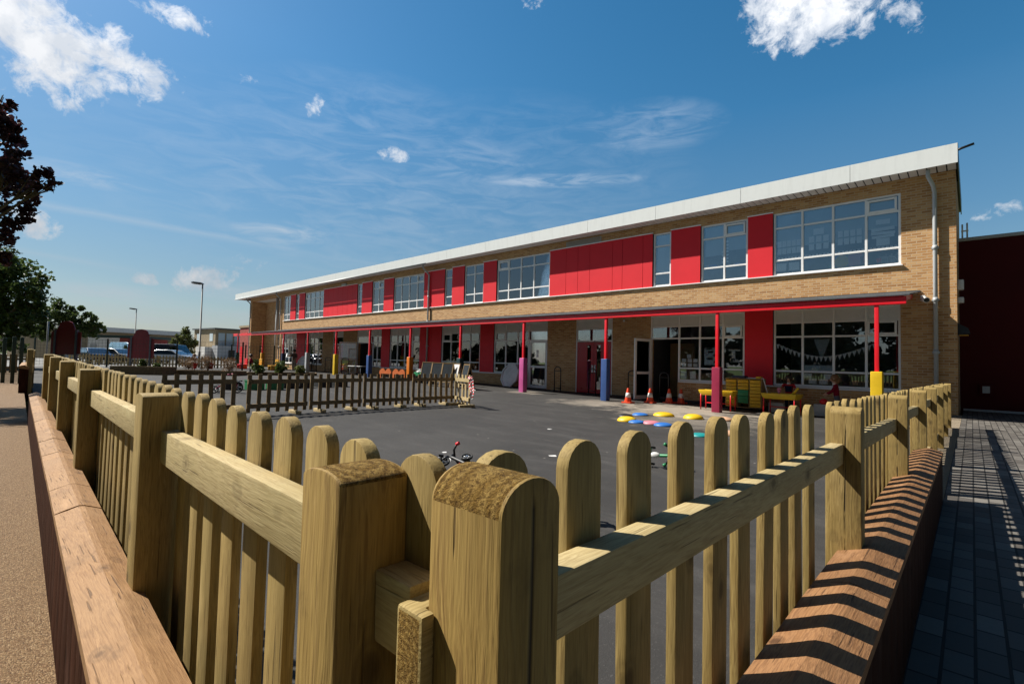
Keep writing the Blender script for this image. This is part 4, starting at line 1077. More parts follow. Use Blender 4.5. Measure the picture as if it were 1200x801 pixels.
# chalkboard easels
def easel(x, y, rz, w, mat, label):
    z = G(x); t = thing('chalkboard_easel', label, 'easel', (x, y, z), 'standing boards')
    T = Matrix.Translation((x,y,z)) @ Matrix.Rotation(rz,4,'Z')
    for s in (-1, 1):
        Q = T @ Matrix.Translation((0, s*.24, 0)) @ Matrix.Rotation(R(s*13),4,'X')
        b2 = MB().box(-w/2+.03, w/2-.03, -.008, .008, .25, 1.06, 0, Q); b2.build('board', M[mat], t)
        f = MB().box(-w/2, -w/2+.03, -.02, .02, .0, 1.10, 0, Q).box(w/2-.03, w/2, -.02, .02, 0, 1.10, 0, Q).box(-w/2+.03, w/2-.03, -.018, .018, 1.06, 1.09, 0, Q).box(-w/2+.03, w/2-.03, -.018, .018, .22, .25, 0, Q)
        f.build('frame', M['beech'], t)
for i, l in enumerate(('chalkboard easel at the left of three touching, behind the movable panels', 'chalkboard easel in the middle of three touching', 'chalkboard easel at the right of three touching, next to the white board')):
    easel(-18.35 + .62*i, 14.1 + .10*i, R(12), .60, 'chalkboard', l)
easel(-16.78, 14.5, R(-10), .62, 'white_plastic', 'white board easel half behind the dark teal padded post')
easel(-15.75, 14.2, R(-20), .66, 'chalkboard', 'chalkboard easel standing alone right of the dark teal post')
# low things behind the movable panels
def crate(x, y, w, d, h, mat, label, cat='crate'):
    z = G(x); m = MB()
    m.box(x-w/2, x+w/2, y-d/2, y+d/2, z+.002, z+.03); 
    for a in ((x-w/2,x-w/2+.02,y-d/2,y+d/2),(x+w/2-.02,x+w/2,y-d/2,y+d/2),(x-w/2+.02,x+w/2-.02,y-d/2,y-d/2+.02),(x-w/2+.02,x+w/2-.02,y+d/2-.02,y+d/2)): m.box(*a, z+.03, z+h)
    m.box(x-w/2-.015, x+w/2+.015, y-d/2-.015, y-d/2-.001, z+h-.03, z+h+.01); m.box(x+w/2+.001, x+w/2+.015, y-d/2-.001, y+d/2+.015, z+h-.03, z+h+.01)
    tag(m.build('crate' if cat == 'crate' else cat, M[mat], None, (x,y,z)), label, cat)
crate(-18.3, 6.6, .45, .5, .32, 'green', 'bright green crate seen through the leaning picket panel, left one')
crate(-18.1, 7.2, .45, .45, .32, 'green', 'bright green crate seen through the leaning picket panel, right one')
for i, (y, l) in enumerate(((5.95,'black crate left of the green crates'), (7.9,'black crate right of the green crates'), (8.5,'black crate second to the right of the green crates'), (9.3,'black crate behind the middle picket panel'), (10.0,'black crate at the right end of the crate row'))):
    crate(-18.6 - .05*i, y, .5, .5, .3, 'black_plastic', l)
tb = thing('play_table', 'white topped low table in front of the far windows', 'table', (-28.6, 16.6, G(-28)))
g = G(-28); MB().box(-29.4,-27.9,16.2,17.0,g+.56,g+.60).build('tabletop', M['white_plastic'], tb, None, .01)
for x in (-29.3,-28.0):
    for y in (16.3,16.9): MB().cyl((x,y,g),(x,y,g+.559), .02, n=8).build('leg', M['grey_metal'], tb)
for i, l in enumerate(('orange arched bench left of its pair behind the picket panels','orange arched bench right of its pair behind the picket panels')):
    x0 = -23.6 + 1.25*i; y0 = 14.9; g = G(x0)
    pr = []
    n = 16
    for k in range(n+1):
        t = k/n; pr.append((x0 + 1.1*t, g + .42 + .16*abs(math.sin(2*math.pi*t))))
    pr += [(x0+1.1, g+.02), (x0+.95, g+.02), (x0+.95, g+.3), (x0+.15, g+.3), (x0+.15, g+.02), (x0, g+.02)]
    tag(MB().prism(pr, 'y', y0-.02, y0+.02).build('garden_bench', M['bench_orange'], None, (x0, y0, g)), l, 'bench', 'orange benches')
gt = thing('water_table', 'dark green water tray holding white sheets left of the chalkboards', 'play table', (-19.55, 14.9, G(-20)))
g = G(-20); MB().box(-20.1,-19.0,14.6,15.2,g+.34,g+.52).build('tub', M['green'], gt, None, .03)
for x in (-20.0,-19.1): MB().box(x-.03,x+.03,14.65,15.15,g,g+.339).build('leg', M['dark_metal'], gt)
pm = MB()
for k in range(5): pm.box(-.35,.35,-.2,.2,0,.01, 0, Matrix.Translation((-19.55+rnd(-.15,.15),14.9+rnd(-.05,.05),g+.55+.03*k)) @ Matrix.Rotation(R(rnd(-40,40)),4,'Z') @ Matrix.Rotation(R(rnd(-10,10)),4,'X'))
tag(pm.build('paper_pile', M['paper']), 'loose white sheets heaped on the dark green tray', 'papers')
# play seats at the far end
for i, (x, y, mat, l) in enumerate(((-41.3,15.0,'amber','yellow play chair in front of the glazed recess, left'), (-38.9,15.3,'amber','yellow play chair near the orange padded post'), (-42.7,14.4,'red_steel','red play chair left of the yellow ones at the far end'))):
    g = G(x); m = MB().box(x-.3,x+.3,y-.3,y+.3,g+.3,g+.38).box(x-.3,x+.3,y+.25,y+.32,g+.381,g+.85)
    for sx in (-1,1):
        m.box(x+sx*.27-.03,x+sx*.27+.03,y-.28,y+.28,g,g+.299)
    tag(m.build('play_chair', M[mat], None, (x,y,g), .03), l, 'chair')

# ------------------------------------------------------------------ people
def person(name_label, cat, joints, bones, mats_rule, mats, hair, facing, extra=None, eyes=None):
    """joints: {name: (co, radius)} in world space; bones: list of pairs; one continuous skin"""
    names = list(joints); idx = {n: i for i, n in enumerate(names)}
    me = bpy.data.meshes.new('person')
    me.from_pydata([joints[n][0] for n in names], [(idx[a], idx[b2]) for a, b2 in bones], [])
    o = bpy.data.objects.new('person_tmp', me); COL.objects.link(o)
    sk = o.modifiers.new('skin', 'SKIN'); sk.use_smooth_shade = True
    sv = me.skin_vertices[0].data
    for i, n in enumerate(names):
        r = joints[n][1]; sv[i].radius = r if isinstance(r, tuple) else (r, r); sv[i].use_root = (n == 'pelvis')
    ss = o.modifiers.new('sub', 'SUBSURF'); ss.levels = 2; ss.render_levels = 2
    dg = bpy.context.evaluated_depsgraph_get(); dg.update()
    ev = o.evaluated_get(dg); new = bpy.data.meshes.new_from_object(ev)
    bpy.data.objects.remove(o)
    base = Vector(joints['pelvis'][0]); gz = min(v.co.z for v in new.vertices)
    org = Vector((base.x, base.y, gz))
    jn = [(n, Vector(joints[n][0])) for n in names]
    for m_ in mats: new.materials.append(M[m_])
    for p in new.polygons:
        c = p.center
        # nearest bone decides which cloth the face is
        best = None
        for a, b2 in bones:
            A, Bv = Vector(joints[a][0]), Vector(joints[b2][0]); d = Bv - A
            t = max(0, min(1, (c - A).dot(d) / max(d.length_squared, 1e-9))); dist = (A + d * t - c).length
            if best is None or dist < best[0]: best = (dist, a, b2, t)
        p.material_index = mats_rule(best[1], best[2], best[3], c - org); p.use_smooth = True
    for v in new.vertices: v.co -= org
    po = bpy.data.objects.new('person', new); po.location = org; COL.objects.link(po)
    tag(po, name_label, cat)
    # hair as a cap over the back and top of the skull
    h, hr = Vector(joints['head'][0]), joints['head'][1]
    hr = hr if not isinstance(hr, tuple) else hr[0]
    f = Vector(facing).normalized()
    hm = MB(); hm.ell(tuple(h - f * hr * .22 + Vector((0,0,hr*.28))), hr*1.12, hr*1.12, hr*1.12, 0, 16, 10)
    if hair[1]: hm.ell(tuple(h - f * hr * .85 + Vector((0,0,-hr*.35))), hr*.75, hr*.75, hr*1.1, 0, 12, 8)
    for k in range(26):
        d = Vector((rnd(-1,1), rnd(-1,1), rnd(-.3,1))).normalized()
        if d.dot(f) > .45: continue
        q = h - f*hr*.22 + Vector((0,0,hr*.2)) + d*hr*1.05
        hm.tube([q, q + d*hr*.15 - Vector((0,0,hr*.25)), q - Vector((0,0,hr*.55))], [hr*.14, hr*.10, hr*.02], 5)
    hm.build('hair', M[hair[0]], po, tuple(h))
    s = f.cross(Vector((0,0,1))).normalized(); em = MB()
    for k in (-1, 1): em.ell(tuple(h + f*hr*.93 + s*k*hr*.36 + Vector((0,0,hr*.05))), hr*.12, hr*.12, hr*.09, 0, 8, 5)
    em.build('eyes', M['dark_metal'], po, tuple(h))
    em = MB().ell(tuple(h + f*hr*.90 + Vector((0,0,-hr*.50))), hr*.22, hr*.22, hr*.06, 0, 10, 5); em.build('mouth', M['lips'], po, tuple(h))
    for k in (-1, 1): MB().ell(tuple(h + s*k*hr*.98), hr*.14, hr*.16, hr*.22, 0, 8, 6).build('ear', M['skin'], po, tuple(h))
    return po
M['skin'] = paint('skin', (0.48,0.27,0.18), 0.55, 0.06); M['lips'] = paint('lips', (0.36,0.12,0.10), 0.5)
M['jumper'] = paint('maroon_jumper', (0.17,0.008,0.022), 0.9, 0.15, spec=0.1); M['red_top'] = paint('red_top', (0.42,0.02,0.03), 0.85, 0.1, spec=0.1)
M['dungaree'] = paint('dark_denim', (0.015,0.022,0.05), 0.9, spec=0.1); M['grey_skirt'] = paint('grey_cloth', (0.10,0.105,0.12), 0.9, spec=0.1); M['pink_cloth'] = paint('pink_cloth', (0.55,0.33,0.33), 0.9, spec=0.1)
M['check_shirt'] = paint('brown_shirt', (0.13,0.08,0.06), 0.9, 0.3, spec=0.1); M['beige_cloth'] = paint('beige_trousers', (0.33,0.29,0.25), 0.9, spec=0.1)
M['hair_fair'] = paint('fair_brown_hair', (0.20,0.10,0.04), 0.6, 0.25); M['hair_dark'] = paint('dark_brown_hair', (0.035,0.018,0.010), 0.5, 0.25)
M['shoe'] = paint('black_shoe', (0.02,0.02,0.02), 0.4)
def figure(x, y, yaw, H, pose='stand', seat=0.0, z=None, legs_fwd=False, arms=((0,0),(0,0)), lean=0.0):
    """joint dictionary for a person of height H facing yaw (0 = -Y, towards the fence)"""
    g = G(x) if z is None else z
    k = H
    T = Matrix.Translation((x, y, g)) @ Matrix.Rotation(yaw, 4, 'Z')
    hz = .48*k
    if pose == 'kneel': hz = .26*k
    if pose == 'sit': hz = seat
    J = {}
    Lm = Matrix.Translation((0,0,hz)) @ Matrix.Rotation(R(lean), 4, 'X') @ Matrix.Translation((0,0,-hz))
    def P(a, b2, c, up=True):
        v = Vector((a*k, -b2*k, c)); 
        if up: v = Lm @ v
        return tuple(T @ v)
    child = H < 1.4
    wr = 1.12 if child else 1.0
    J['pelvis'] = (P(0,0,hz), (.085*k*wr,.065*k*wr)); J['waist'] = (P(0,.005,hz+.09*k), (.078*k*wr,.060*k*wr)); J['chest'] = (P(0,.008,hz+.22*k), (.088*k*wr,.066*k*wr))
    J['collar'] = (P(0,0,hz+.305*k), .048*k); J['neck'] = (P(0,.01,hz+.345*k), .032*k)
    hr = (.082 if child else .066)*k
    J['head'] = (P(0,.022,hz+.365*k+hr*.95), hr); J['crown'] = (P(0,.012,hz+.365*k+hr*1.65), hr*.72)
    J['nose'] = (P(0,.022+(hr/k)*1.08,hz+.365*k+hr*.80), hr*.16)
    B_ = [('pelvis','waist'),('waist','chest'),('chest','collar'),('collar','neck'),('neck','head'),('head','crown'),('head','nose')]
    for s, nm, (fw, out) in ((-1,'r',arms[0]), (1,'l',arms[1])):
        sh = Vector((s*.105*wr, .0, 0))
        J['shoulder_'+nm] = (P(s*.105*wr,0,hz+.29*k), .040*k)
        a1 = R(fw); ex, ey, ez = s*(.125*wr+out*.05), .15*math.sin(a1), -.16*math.cos(a1)
        J['elbow_'+nm] = (P(ex, ey, hz+.29*k+ez*k), .030*k)
        a2 = R(min(120, fw*1.7+8)); J['wrist_'+nm] = (P(ex-s*.01, ey+.135*math.sin(a2), hz+.29*k+ez*k-.135*k*math.cos(a2)), .020*k)
        J['palm_'+nm] = (P(ex-s*.012, ey+.175*math.sin(a2), hz+.29*k+ez*k-.175*k*math.cos(a2)), (.022*k,.014*k))
        B_ += [('chest','shoulder_'+nm),('shoulder_'+nm,'elbow_'+nm),('elbow_'+nm,'wrist_'+nm),('wrist_'+nm,'palm_'+nm)]
        for q in range(4):
            off = (-.018+.012*q)
            nn = 'finger%d_%s' % (q, nm)
            J[nn] = (P(ex-s*.012+off*.3, ey+(.205+.006*(q in (1,2)))*math.sin(a2)+off*math.cos(a2), hz+.29*k+ez*k-(.205+.006*(q in (1,2)))*k*math.cos(a2)+off*k*math.sin(a2)), .0055*k)
            B_.append(('palm_'+nm, nn))
        J['thumb_'+nm] = (P(ex-s*.035, ey+.185*math.sin(a2), hz+.29*k+ez*k-.185*k*math.cos(a2)), .006*k); B_.append(('wrist_'+nm,'thumb_'+nm))
        hip = (s*.052*wr, 0, hz-.03*k)
        J['hip_'+nm] = (P(*hip), .058*k)
        if pose == 'stand':
            J['knee_'+nm] = (P(s*.055, .012, .26*k, False), .040*k); J['ankle_'+nm] = (P(s*.055, -.005, .045*k, False), .026*k); J['toe_'+nm] = (P(s*.06, .085, .022*k, False), .022*k)
        elif pose == 'kneel':
            J['knee_'+nm] = (P(s*.07, .20, .05*k, False), .044*k); J['ankle_'+nm] = (P(s*.06, -.06, .045*k, False), .028*k); J['toe_'+nm] = (P(s*.06, -.13, .03*k, False), .024*k)
        else:
            J['knee_'+nm] = (P(s*.06, .24, hz-.01, False), .042*k); J['ankle_'+nm] = (P(s*.06, .25, .05*k, False), .027*k); J['toe_'+nm] = (P(s*.06, .34, .022*k, False), .022*k)
        B_ += [('pelvis','hip_'+nm),('hip_'+nm,'knee_'+nm),('knee_'+nm,'ankle_'+nm),('ankle_'+nm,'toe_'+nm)]
    f = T.to_3x3() @ Vector((0,-1,0))
    return J, B_, f
def clothes(top, arm_sleeve, bottom, leg_full=True, skirt=False):
    def rule(a, b2, t, rel):
        n = a + ' ' + b2
        if 'toe' in n or ('ankle' in b2 and t > .9): return 3
        if 'finger' in n or 'palm' in n or 'thumb' in n: return 0
        if 'wrist' in b2: return 1 if (arm_sleeve == 2 and t < .92) else 0
        if 'elbow' in b2: return 1 if arm_sleeve >= 1 else (1 if t < .5 else 0)
        if 'neck' in n or 'head' in n or 'crown' in n or 'nose' in n: return 1 if (a == 'collar' and t < .3) else 0
        if 'knee' in b2: return 2
        if 'ankle' in b2: return 2 if leg_full else 0
        if 'hip' in n: return 2
        if a == 'pelvis': return 2 if t < .35 else 1
        return 1
    return rule
def collar(po, J, f, mat='white_plastic'):
    c = Vector(J['neck'][0]); r = .045
    MB().cyl(c - Vector((0,0,.035)), c - Vector((0,0,.008)), r*1.25, r*.95, 12).build('collar', M[mat], po, tuple(c))
J, Bn, f = figure(-2.92, 17.25, R(-80), 1.24, 'stand', lean=5, arms=((28,0),(34,0)))
po = person('child in maroon cardigan with fair hair standing under the end window', 'person', J, Bn, clothes(1,2,2), ['skin','jumper','grey_skirt','shoe'], ('hair_fair', True), f); collar(po, J, f)
J, Bn, f = figure(-4.25, 17.50, R(8), 1.18, 'stand', arms=((62,.3),(55,.4)), lean=8)
po = person('child in red top and dark pinafore standing behind the yellow water table', 'person', J, Bn, clothes(1,1,2), ['skin','red_top','dungaree','shoe'], ('hair_dark', True), f)
c = Vector(J['chest'][0]); MB().box(-.09,.09,-.012,.012,-.14,.05, 0, Matrix.Translation(c + f*.085) @ Matrix.Rotation(R(8),4,'Z')).build('bib', M['dungaree'], po, tuple(c), .01); collar(po, J, f)
J, Bn, f = figure(-37.6, 16.3, R(35), 1.66, 'stand', arms=((50,0),(10,0)))
person('adult in brown top and beige trousers standing under the canopy', 'person', J, Bn, clothes(1,1,2), ['skin','check_shirt','beige_cloth','shoe'], ('hair_dark', False), f)
J, Bn, f = figure(-33.0, 11.6, R(150), 1.16, 'stand', arms=((30,1.6),(30,1.6)))
po = person('child in maroon jumper seen from behind with arms out, by the planters', 'person', J, Bn, clothes(1,2,2), ['skin','jumper','dungaree','shoe'], ('hair_dark', False), f)
J, Bn, f = figure(-37.0, 9.55, R(80), 1.14, 'stand', lean=24, arms=((48,0),(60,0)))
po = person('child in maroon jumper and pink skirt bending over the planted bed', 'person', J, Bn, clothes(1,2,2), ['skin','jumper','pink_cloth','shoe'], ('hair_fair', False), f)
# ------------------------------------------------------------------ trees and shrubs
def leaves(clumps, n, size, rs, mat, name, parent, origin, shape='leaf', shell=.55):
    rr = random.Random(rs); m = MB()
    tot = sum(c[3] ** 2 for c in clumps)
    for (cx, cy, cz, r) in clumps:
        k = int(n * r * r / tot)
        subs = []
        for i in range(max(3, int(10 * r ** .5))):          # uneven sub-clumps with gaps between
            while True:
                d = Vector((rr.uniform(-1,1), rr.uniform(-1,1), rr.uniform(-1,1)))
                if .2 < d.length < 1: break
            subs.append((Vector((cx, cy, cz)) + d * r * .85, r * rr.uniform(.25, .5)))
        for i in range(k):
            c, q = rr.choice(subs)
            d = Vector((rr.gauss(0,1), rr.gauss(0,1), rr.gauss(0,1))).normalized()
            p = c + d * q * (rr.random() ** shell)
            a = Vector((rr.gauss(0,1), rr.gauss(0,1), rr.gauss(0,.6))).normalized()
            b_ = a.cross(Vector((rr.gauss(0,1), rr.gauss(0,1), rr.gauss(0,1)))).normalized()
            s = size * rr.uniform(.6, 1.25); nn = a.cross(b_)
            if shape == 'leaf':
                vs = [p - a*s*.5, p - a*s*.1 + b_*s*.36, p + a*s*.55, p - a*s*.1 - b_*s*.36 ]
                vs[2] = vs[2] + nn * s * .15
            else:
                vs = [p - a*s, p - a*s + b_*s*.07, p + a*s + b_*s*.07, p + a*s]
            n0 = len(m.v); m.v.extend(vs); m.f.append([n0, n0+1, n0+2, n0+3]); m.m.append(0); m.sm.append(False)
    me = bpy.data.meshes.new(name); o = Vector(origin)
    me.from_pydata([tuple(v - o) for v in m.v], [], m.f); me.materials.append(mat)
    ob = bpy.data.objects.new(name, me); ob.location = origin; COL.objects.link(ob); attach(ob, parent); return ob
def tree(name, label, base, clumps, mat, n, size, tr=.16, rs=1, group=None, lean=None, cat='tree'):
    t = thing(name, label, cat, base, group)
    b0 = Vector(base); m = MB(); rr = random.Random(rs)
    cc = Vector((sum(c[0]*c[3] for c in clumps), sum(c[1]*c[3] for c in clumps), sum(c[2]*c[3] for c in clumps))) / sum(c[3] for c in clumps)
    fork = b0.lerp(cc, .45); fork.x += .1
    m.tube([b0 - Vector((0,0,.1)), b0.lerp(fork, .5) + Vector((.06,.03,0)), fork, cc], [tr*1.25, tr, tr*.8, tr*.3], 9)
    for c in clumps:
        e = Vector(c[:3]); md = fork.lerp(e, .5) + Vector((rr.uniform(-.2,.2), rr.uniform(-.2,.2), rr.uniform(.0,.25)))
        m.tube([fork.lerp(cc, rr.uniform(0,.6)), md, e], [tr*.45, tr*.25, tr*.08], 6)
        for k in range(3):
            d = Vector((rr.gauss(0,1), rr.gauss(0,1), rr.gauss(0,1))).normalized()
            m.tube([md.lerp(e, .6), e + d * c[3] * .8], [tr*.12, tr*.04], 5)
    m.build('trunk', M['bark'], t)
    leaves(clumps, n, size, rs, mat, 'crown', t, tuple(cc))
    return t
tree('maple_tree', 'purple leaved maple reaching into the sky at the left edge', (-16.1,-1.5,.22),
     [(-14.28,.13,6.34,.22),(-14.5,.23,5.77,.38),(-13.71,.46,4.93,.42),(-13.35,.71,4.72,.26),(-14.72,-.22,5.15,.95),(-14.24,.41,4.26,.48),(-14.31,.25,3.5,.42),(-15.37,-.34,3.84,.95),(-14.9,-.59,5.76,.95),(-16.0,-1.5,4.8,1.5),(-13.2,.84,4.70,.12),(-16.6,-2.2,6.0,1.2)],
     M['leaf_purple'], 15000, .12, .15, 3)
tree('broadleaf_tree', 'large dense green tree below the purple maple at the left edge', (-45.0,-.6,.2),
     [(-42.7,1.1,5.4,1.7),(-40.4,2.0,4.6,.95),(-45.5,-.2,6.0,2.5),(-42.5,1.3,3.2,1.7),(-40.6,1.9,3.2,.95),(-44.3,-.2,2.9,2.2),(-41.8,.7,6.2,.95),(-41.0,2.5,5.6,.35),(-41.4,1.6,2.2,.8)],
     M['leaf_green'], 16000, .24, .32, 5)
tree('broadleaf_tree', 'smaller distant green tree rising behind the left red notice board', (-61.0,5.0,.28),
     [(-60.7,4.9,5.1,1.15),(-61.3,4.4,3.75,1.6),(-59.6,5.96,4.7,.95),(-58.7,6.8,4.2,.75),(-63.5,3.7,4.9,1.1),(-60.1,5.5,3.3,1.6),(-58.8,6.9,3.1,1.0),(-57.9,7.5,3.6,.5)],
     M['leaf_green'], 9000, .28, .25, 8)
tree('young_tree', 'small yellow green tree in front of the far brick blocks', (-69.9,17.0,.28),
     [(-69.66,17.1,4.2,.5),(-69.9,16.9,3.5,.95),(-70.1,16.6,2.6,1.15),(-69.3,17.6,2.8,.95),(-69.8,17.1,1.9,1.05),(-70.2,16.2,3.1,.6)], M['leaf_pale'], 4200, .22, .09, 11)
tree('hedgerow_tree', 'dark tree far left behind the wooden gate fence', (-75,-3,.2), [(-75,-3,3.2,2.4),(-73,-1,2.4,1.8),(-76,1.0,2.6,1.8),(-74,2.6,2.0,1.3)], M['leaf_green'], 4500, .38, .3, 12)
M['leaf_dark'] = paint('dark_leaf', (0.022,0.035,0.012), 0.7, 0.3, spec=0.1)
spots = [(-3,-14,9.5),(-9,-13.5,9.4),(-15.5,-14.5,9.0),(-23,-17,8.5),(-33,-22,4.8),(-45,-26,4.2),(-60,-29,4.0),(5,-13,10),(-72,-31,4.2),(-88,-33,4.2),(-104,-36,4.4),(-124,-40,5.0)]  # row behind the camera, mirrored in windows; near tall trees added to block fill
for i, (x, y, h) in enumerate(spots):
    rr = random.Random(50 + i)
    cl = [(x + rr.uniform(-2.6,2.6), y + rr.uniform(-1.2,1.2), h * rr.uniform(.22,.78), rr.uniform(1.6,2.5)) for _ in range(9)] + [(x, y, h - 1.3, 1.3), (x-2.6,y,2.0,1.6), (x+2.6,y,2.0,1.6)]
    tree('added_field_tree', 'green field tree added out of view behind the viewpoint, mirrored in the windows', (x, y, .22), cl, M['leaf_dark'], 6500, .62, .25, 60 + i, 'added field trees behind the viewpoint')
def shrub(x, y, r, h, mat, n, size, label, rs, shape='leaf', name='shrub', z=None):
    g = G(x) if z is None else z
    t = thing(name, label, 'plant', (x, y, g))
    m = MB(); rr = random.Random(rs)
    for k in range(9):
        a = rr.uniform(0, 6.28); q = rr.uniform(.2, .9) * r
        m.tube([(x, y, g), (x + q*.5*math.cos(a), y + q*.5*math.sin(a), g + h*.5), (x + q*math.cos(a), y + q*math.sin(a), g + h*rr.uniform(.7,1))], [.015,.012,.005], 5)
    m.build('stems', M['bark'], t)
    leaves([(x, y, g + h*.55, r*.8), (x + r*.5, y, g + h*.5, r*.6), (x - r*.5, y + .1, g + h*.45, r*.6)], n, size, rs, M[mat], 'foliage', t, (x, y, g), shape)
def bed(x0, y0, x1, y1, w, h, label):
    g = .28; L = math.hypot(x1-x0, y1-y0); T = Matrix.Translation((x0,y0,g)) @ Matrix.Rotation(math.atan2(y1-y0,x1-x0),4,'Z')
    t = thing('raised_planter', label, 'planter', (x0,y0,g))
    m = MB()
    for z in (0, h/2):
        m.box(0,L,-.06,0,z+.003,z+h/2-.003,0,T).box(0,L,w,w+.06,z+.003,z+h/2-.003,0,T).box(0,.06,.001,w-.001,z+.003,z+h/2-.003,0,T).box(L-.06,L,.001,w-.001,z+.003,z+h/2-.003,0,T)
    m.build('timber_side', M['dark_picket'], t, None, .006)
    MB().box(.06,L-.06,.001,w-.001,.02,h-.06,0,T).build('soil', M['soil'], t)
    return T
bed(-31.9,4.6,-30.0,6.4,1.0,.42,'dark timber raised planter at the left with sparse plants')
bed(-31.2,6.9,-28.6,9.3,1.1,.24,'dark timber raised planter full of dry brown stalks')
bed(-29.6,10.2,-28.2,13.6,1.0,.16,'low raised planter with green plants beside the canopy end')
k = 0
for (x, y, r, h, mat, lab, sh) in ((-31.4,5.8,.35,.40,'leaf_green','low green plant at the left end of the left planter','leaf'),(-30.9,6.3,.3,.30,'leaf_green','low green plant at the right end of the left planter','leaf'),
    (-31.1,7.8,.55,.75,'leaf_brown','dry brown stalky plant left in the middle planter','stalk'),(-30.3,8.5,.6,.85,'leaf_brown','dry brown stalky plant in the centre of the middle planter','stalk'),(-29.5,9.3,.6,.70,'leaf_brown','dry brown stalky plant right in the middle planter','stalk'),
    (-29.6,10.8,.55,.55,'leaf_green','bushy green plant left in the low planter','leaf'),(-29.3,11.9,.6,.50,'leaf_green','bushy green plant in the centre of the low planter','leaf'),(-29.0,12.9,.5,.42,'leaf_pale','yellow green plant right in the low planter','leaf')):
    k += 1
    shrub(x, y, r, h, mat, 1100 if sh == 'leaf' else 480, .11 if sh == 'leaf' else .16, lab, 200 + k, sh, z=.55 if x < -30.5 else (.46 if x < -29.45 and y < 10 else .40))
for i, (x, y, l) in enumerate(((-31.3,8.6,'red plastic flower pot left in the middle planter'),(-30.7,9.2,'red plastic flower pot right in the middle planter'))):
    m = MB().cyl((x+.6,y-.6,.60),(x+.6,y-.6,.86),.07,.11,14); m.cyl((x+.6,y-.6,.861),(x+.6,y-.6,.90),.125,.125,14)
    tag(m.build('flower_pot', M['red_steel']), l, 'flower pot')

# ------------------------------------------------------------------ beyond the playground
def notice_board(c, dirv, w, z0, zs, zt, label):
    """arched red centre panel between two grey posts with narrow wings"""
    c = Vector((*c, 0)); rz = math.atan2(dirv[1], dirv[0])
    T = Matrix.Translation(c) @ Matrix.Rotation(rz, 4, 'Z')
    t = thing('notice_board', label, 'notice board', (c.x, c.y, .28))
    h = w / 2
    p = [(-h+.02,z0),(h-.02,z0),(h-.02,zs)]
    p += [(h*.84, zs+.03), (h*.76, zs+(zt-zs)*.35)] + [(h*.68*math.cos(math.pi*i/10), zs+(zt-zs)*(.55+.45*math.sin(math.pi*i/10))) for i in range(0,11)] + [(-h*.76, zs+(zt-zs)*.35), (-h*.84, zs+.03), (-h+.02, zs)]
    MB().prism(p, 'y', -.04, .04, 0, T).build('panel', M['maroon_board'], t, T @ Vector((0,0,2)))
    for s in (-1, 1):
        MB().box(s*h-.06, s*h+.06, -.09, .09, .28, zs+.06, 0, T).build('post', M['board_post'], t, T @ Vector((s*h,0,1)))
        a, b2 = (h+.065, h+.27) if s > 0 else (-h-.27, -h-.065)
        MB().box(a, b2, -.03, .03, z0+.05, zs-.08, 0, T).build('wing_panel', M['maroon_board'], t, T @ Vector(((a+b2)/2,0,2)))
M['maroon_board'] = paint('dark_red_board', (0.20,0.010,0.018), 0.5, 0.1); M['board_post'] = paint('blue_grey_post', (0.10,0.11,0.14), 0.5)
notice_board((-42.9,3.85), (1.21,1.13), 1.36, 1.15, 2.70, 3.32, 'arched dark red notice board on grey posts, nearer the green trees')
notice_board((-49.2,8.95), (1.41,1.31), 1.55, .92, 2.60, 3.28, 'arched dark red notice board on grey posts, in front of the parked cars')
M['lamp_pole'] = paint('dull_galvanised_pole', (0.14,0.15,0.155), 0.6)
def lamp(x, y, h, label, arm=(-.7,-.65)):
    t = thing('street_lamp', label, 'street lamp', (x, y, .28))
    MB().tube([(x,y,.28),(x,y,1.6),(x,y,1.61),(x,y,h)], [.11,.10,.075,.055], 10).build('pole', M['lamp_pole'], t)
    a = Vector((arm[0],arm[1],0)).normalized()
    T = Matrix.Translation((x,y,h)) @ Matrix.Rotation(math.atan2(a.y,a.x),4,'Z') @ Matrix.Rotation(R(-6),4,'Y')
    MB().prism([(-.1,-.02),(.25,-.10),(.95,-.06),(1.0,.02),(.8,.10),(.1,.10)], 'y', -.16, .16, 0, T).build('lamp_head', M['lamp_head'], t, None, .03)
    MB().box(.3,.9,-.13,.13,-.115,-.09,0,T).build('lens', M['white_plastic'], t)
M['lamp_head'] = paint('dark_grey_lamp', (0.08,0.085,0.09), 0.4)
lamp(-51.1,13.6,7.75,'tall street lamp in front of the far flat roofed block')
lamp(-88.9,15.4,7.65,'street lamp seen above the long low building roof, farther away')
tag(MB().tube([(-46.4,3.2,.28),(-46.4,3.2,4.05)], [.05,.045], 8).build('flag_pole', M['grey_metal']), 'thin pale pole standing left of the nearer notice board', 'pole')
# low picket fence in front of the car park
def simple_fence(P, Q, n, h, z0, label, mat='pale_picket', w=.10):
    P = Vector((*P, z0)); Q = Vector((*Q, z0)); d = Q - P; L = d.length; rz = math.atan2(d.y, d.x); T = Matrix.Translation(P) @ Matrix.Rotation(rz,4,'Z')
    t = thing('picket_fence', label, 'picket fence', tuple(P))
    for z in (.25*h+.0, .72*h): MB().box(0,L,.012,.06,z,z+.09,0,T).build('rail', M[mat], t)
    me = MB().prism(arch(w, w*.4, .04, h, 6), 'y', -.012, .010).mesh('picket', [M[mat]])
    for i in range(n):
        o = bpy.data.objects.new('picket', me); COL.objects.link(o); o.location = T @ Vector((L*(i+.5)/n, 0, rnd(-.015,.015))); o.rotation_euler = (0,R(rnd(-1,1)),rz); attach(o, t)
    for k in range(int(L/2.4)+1): MB().box(k*2.4-.05,k*2.4+.05,.061,.16,0,h-.05,0,T).build('post', M[mat], t)
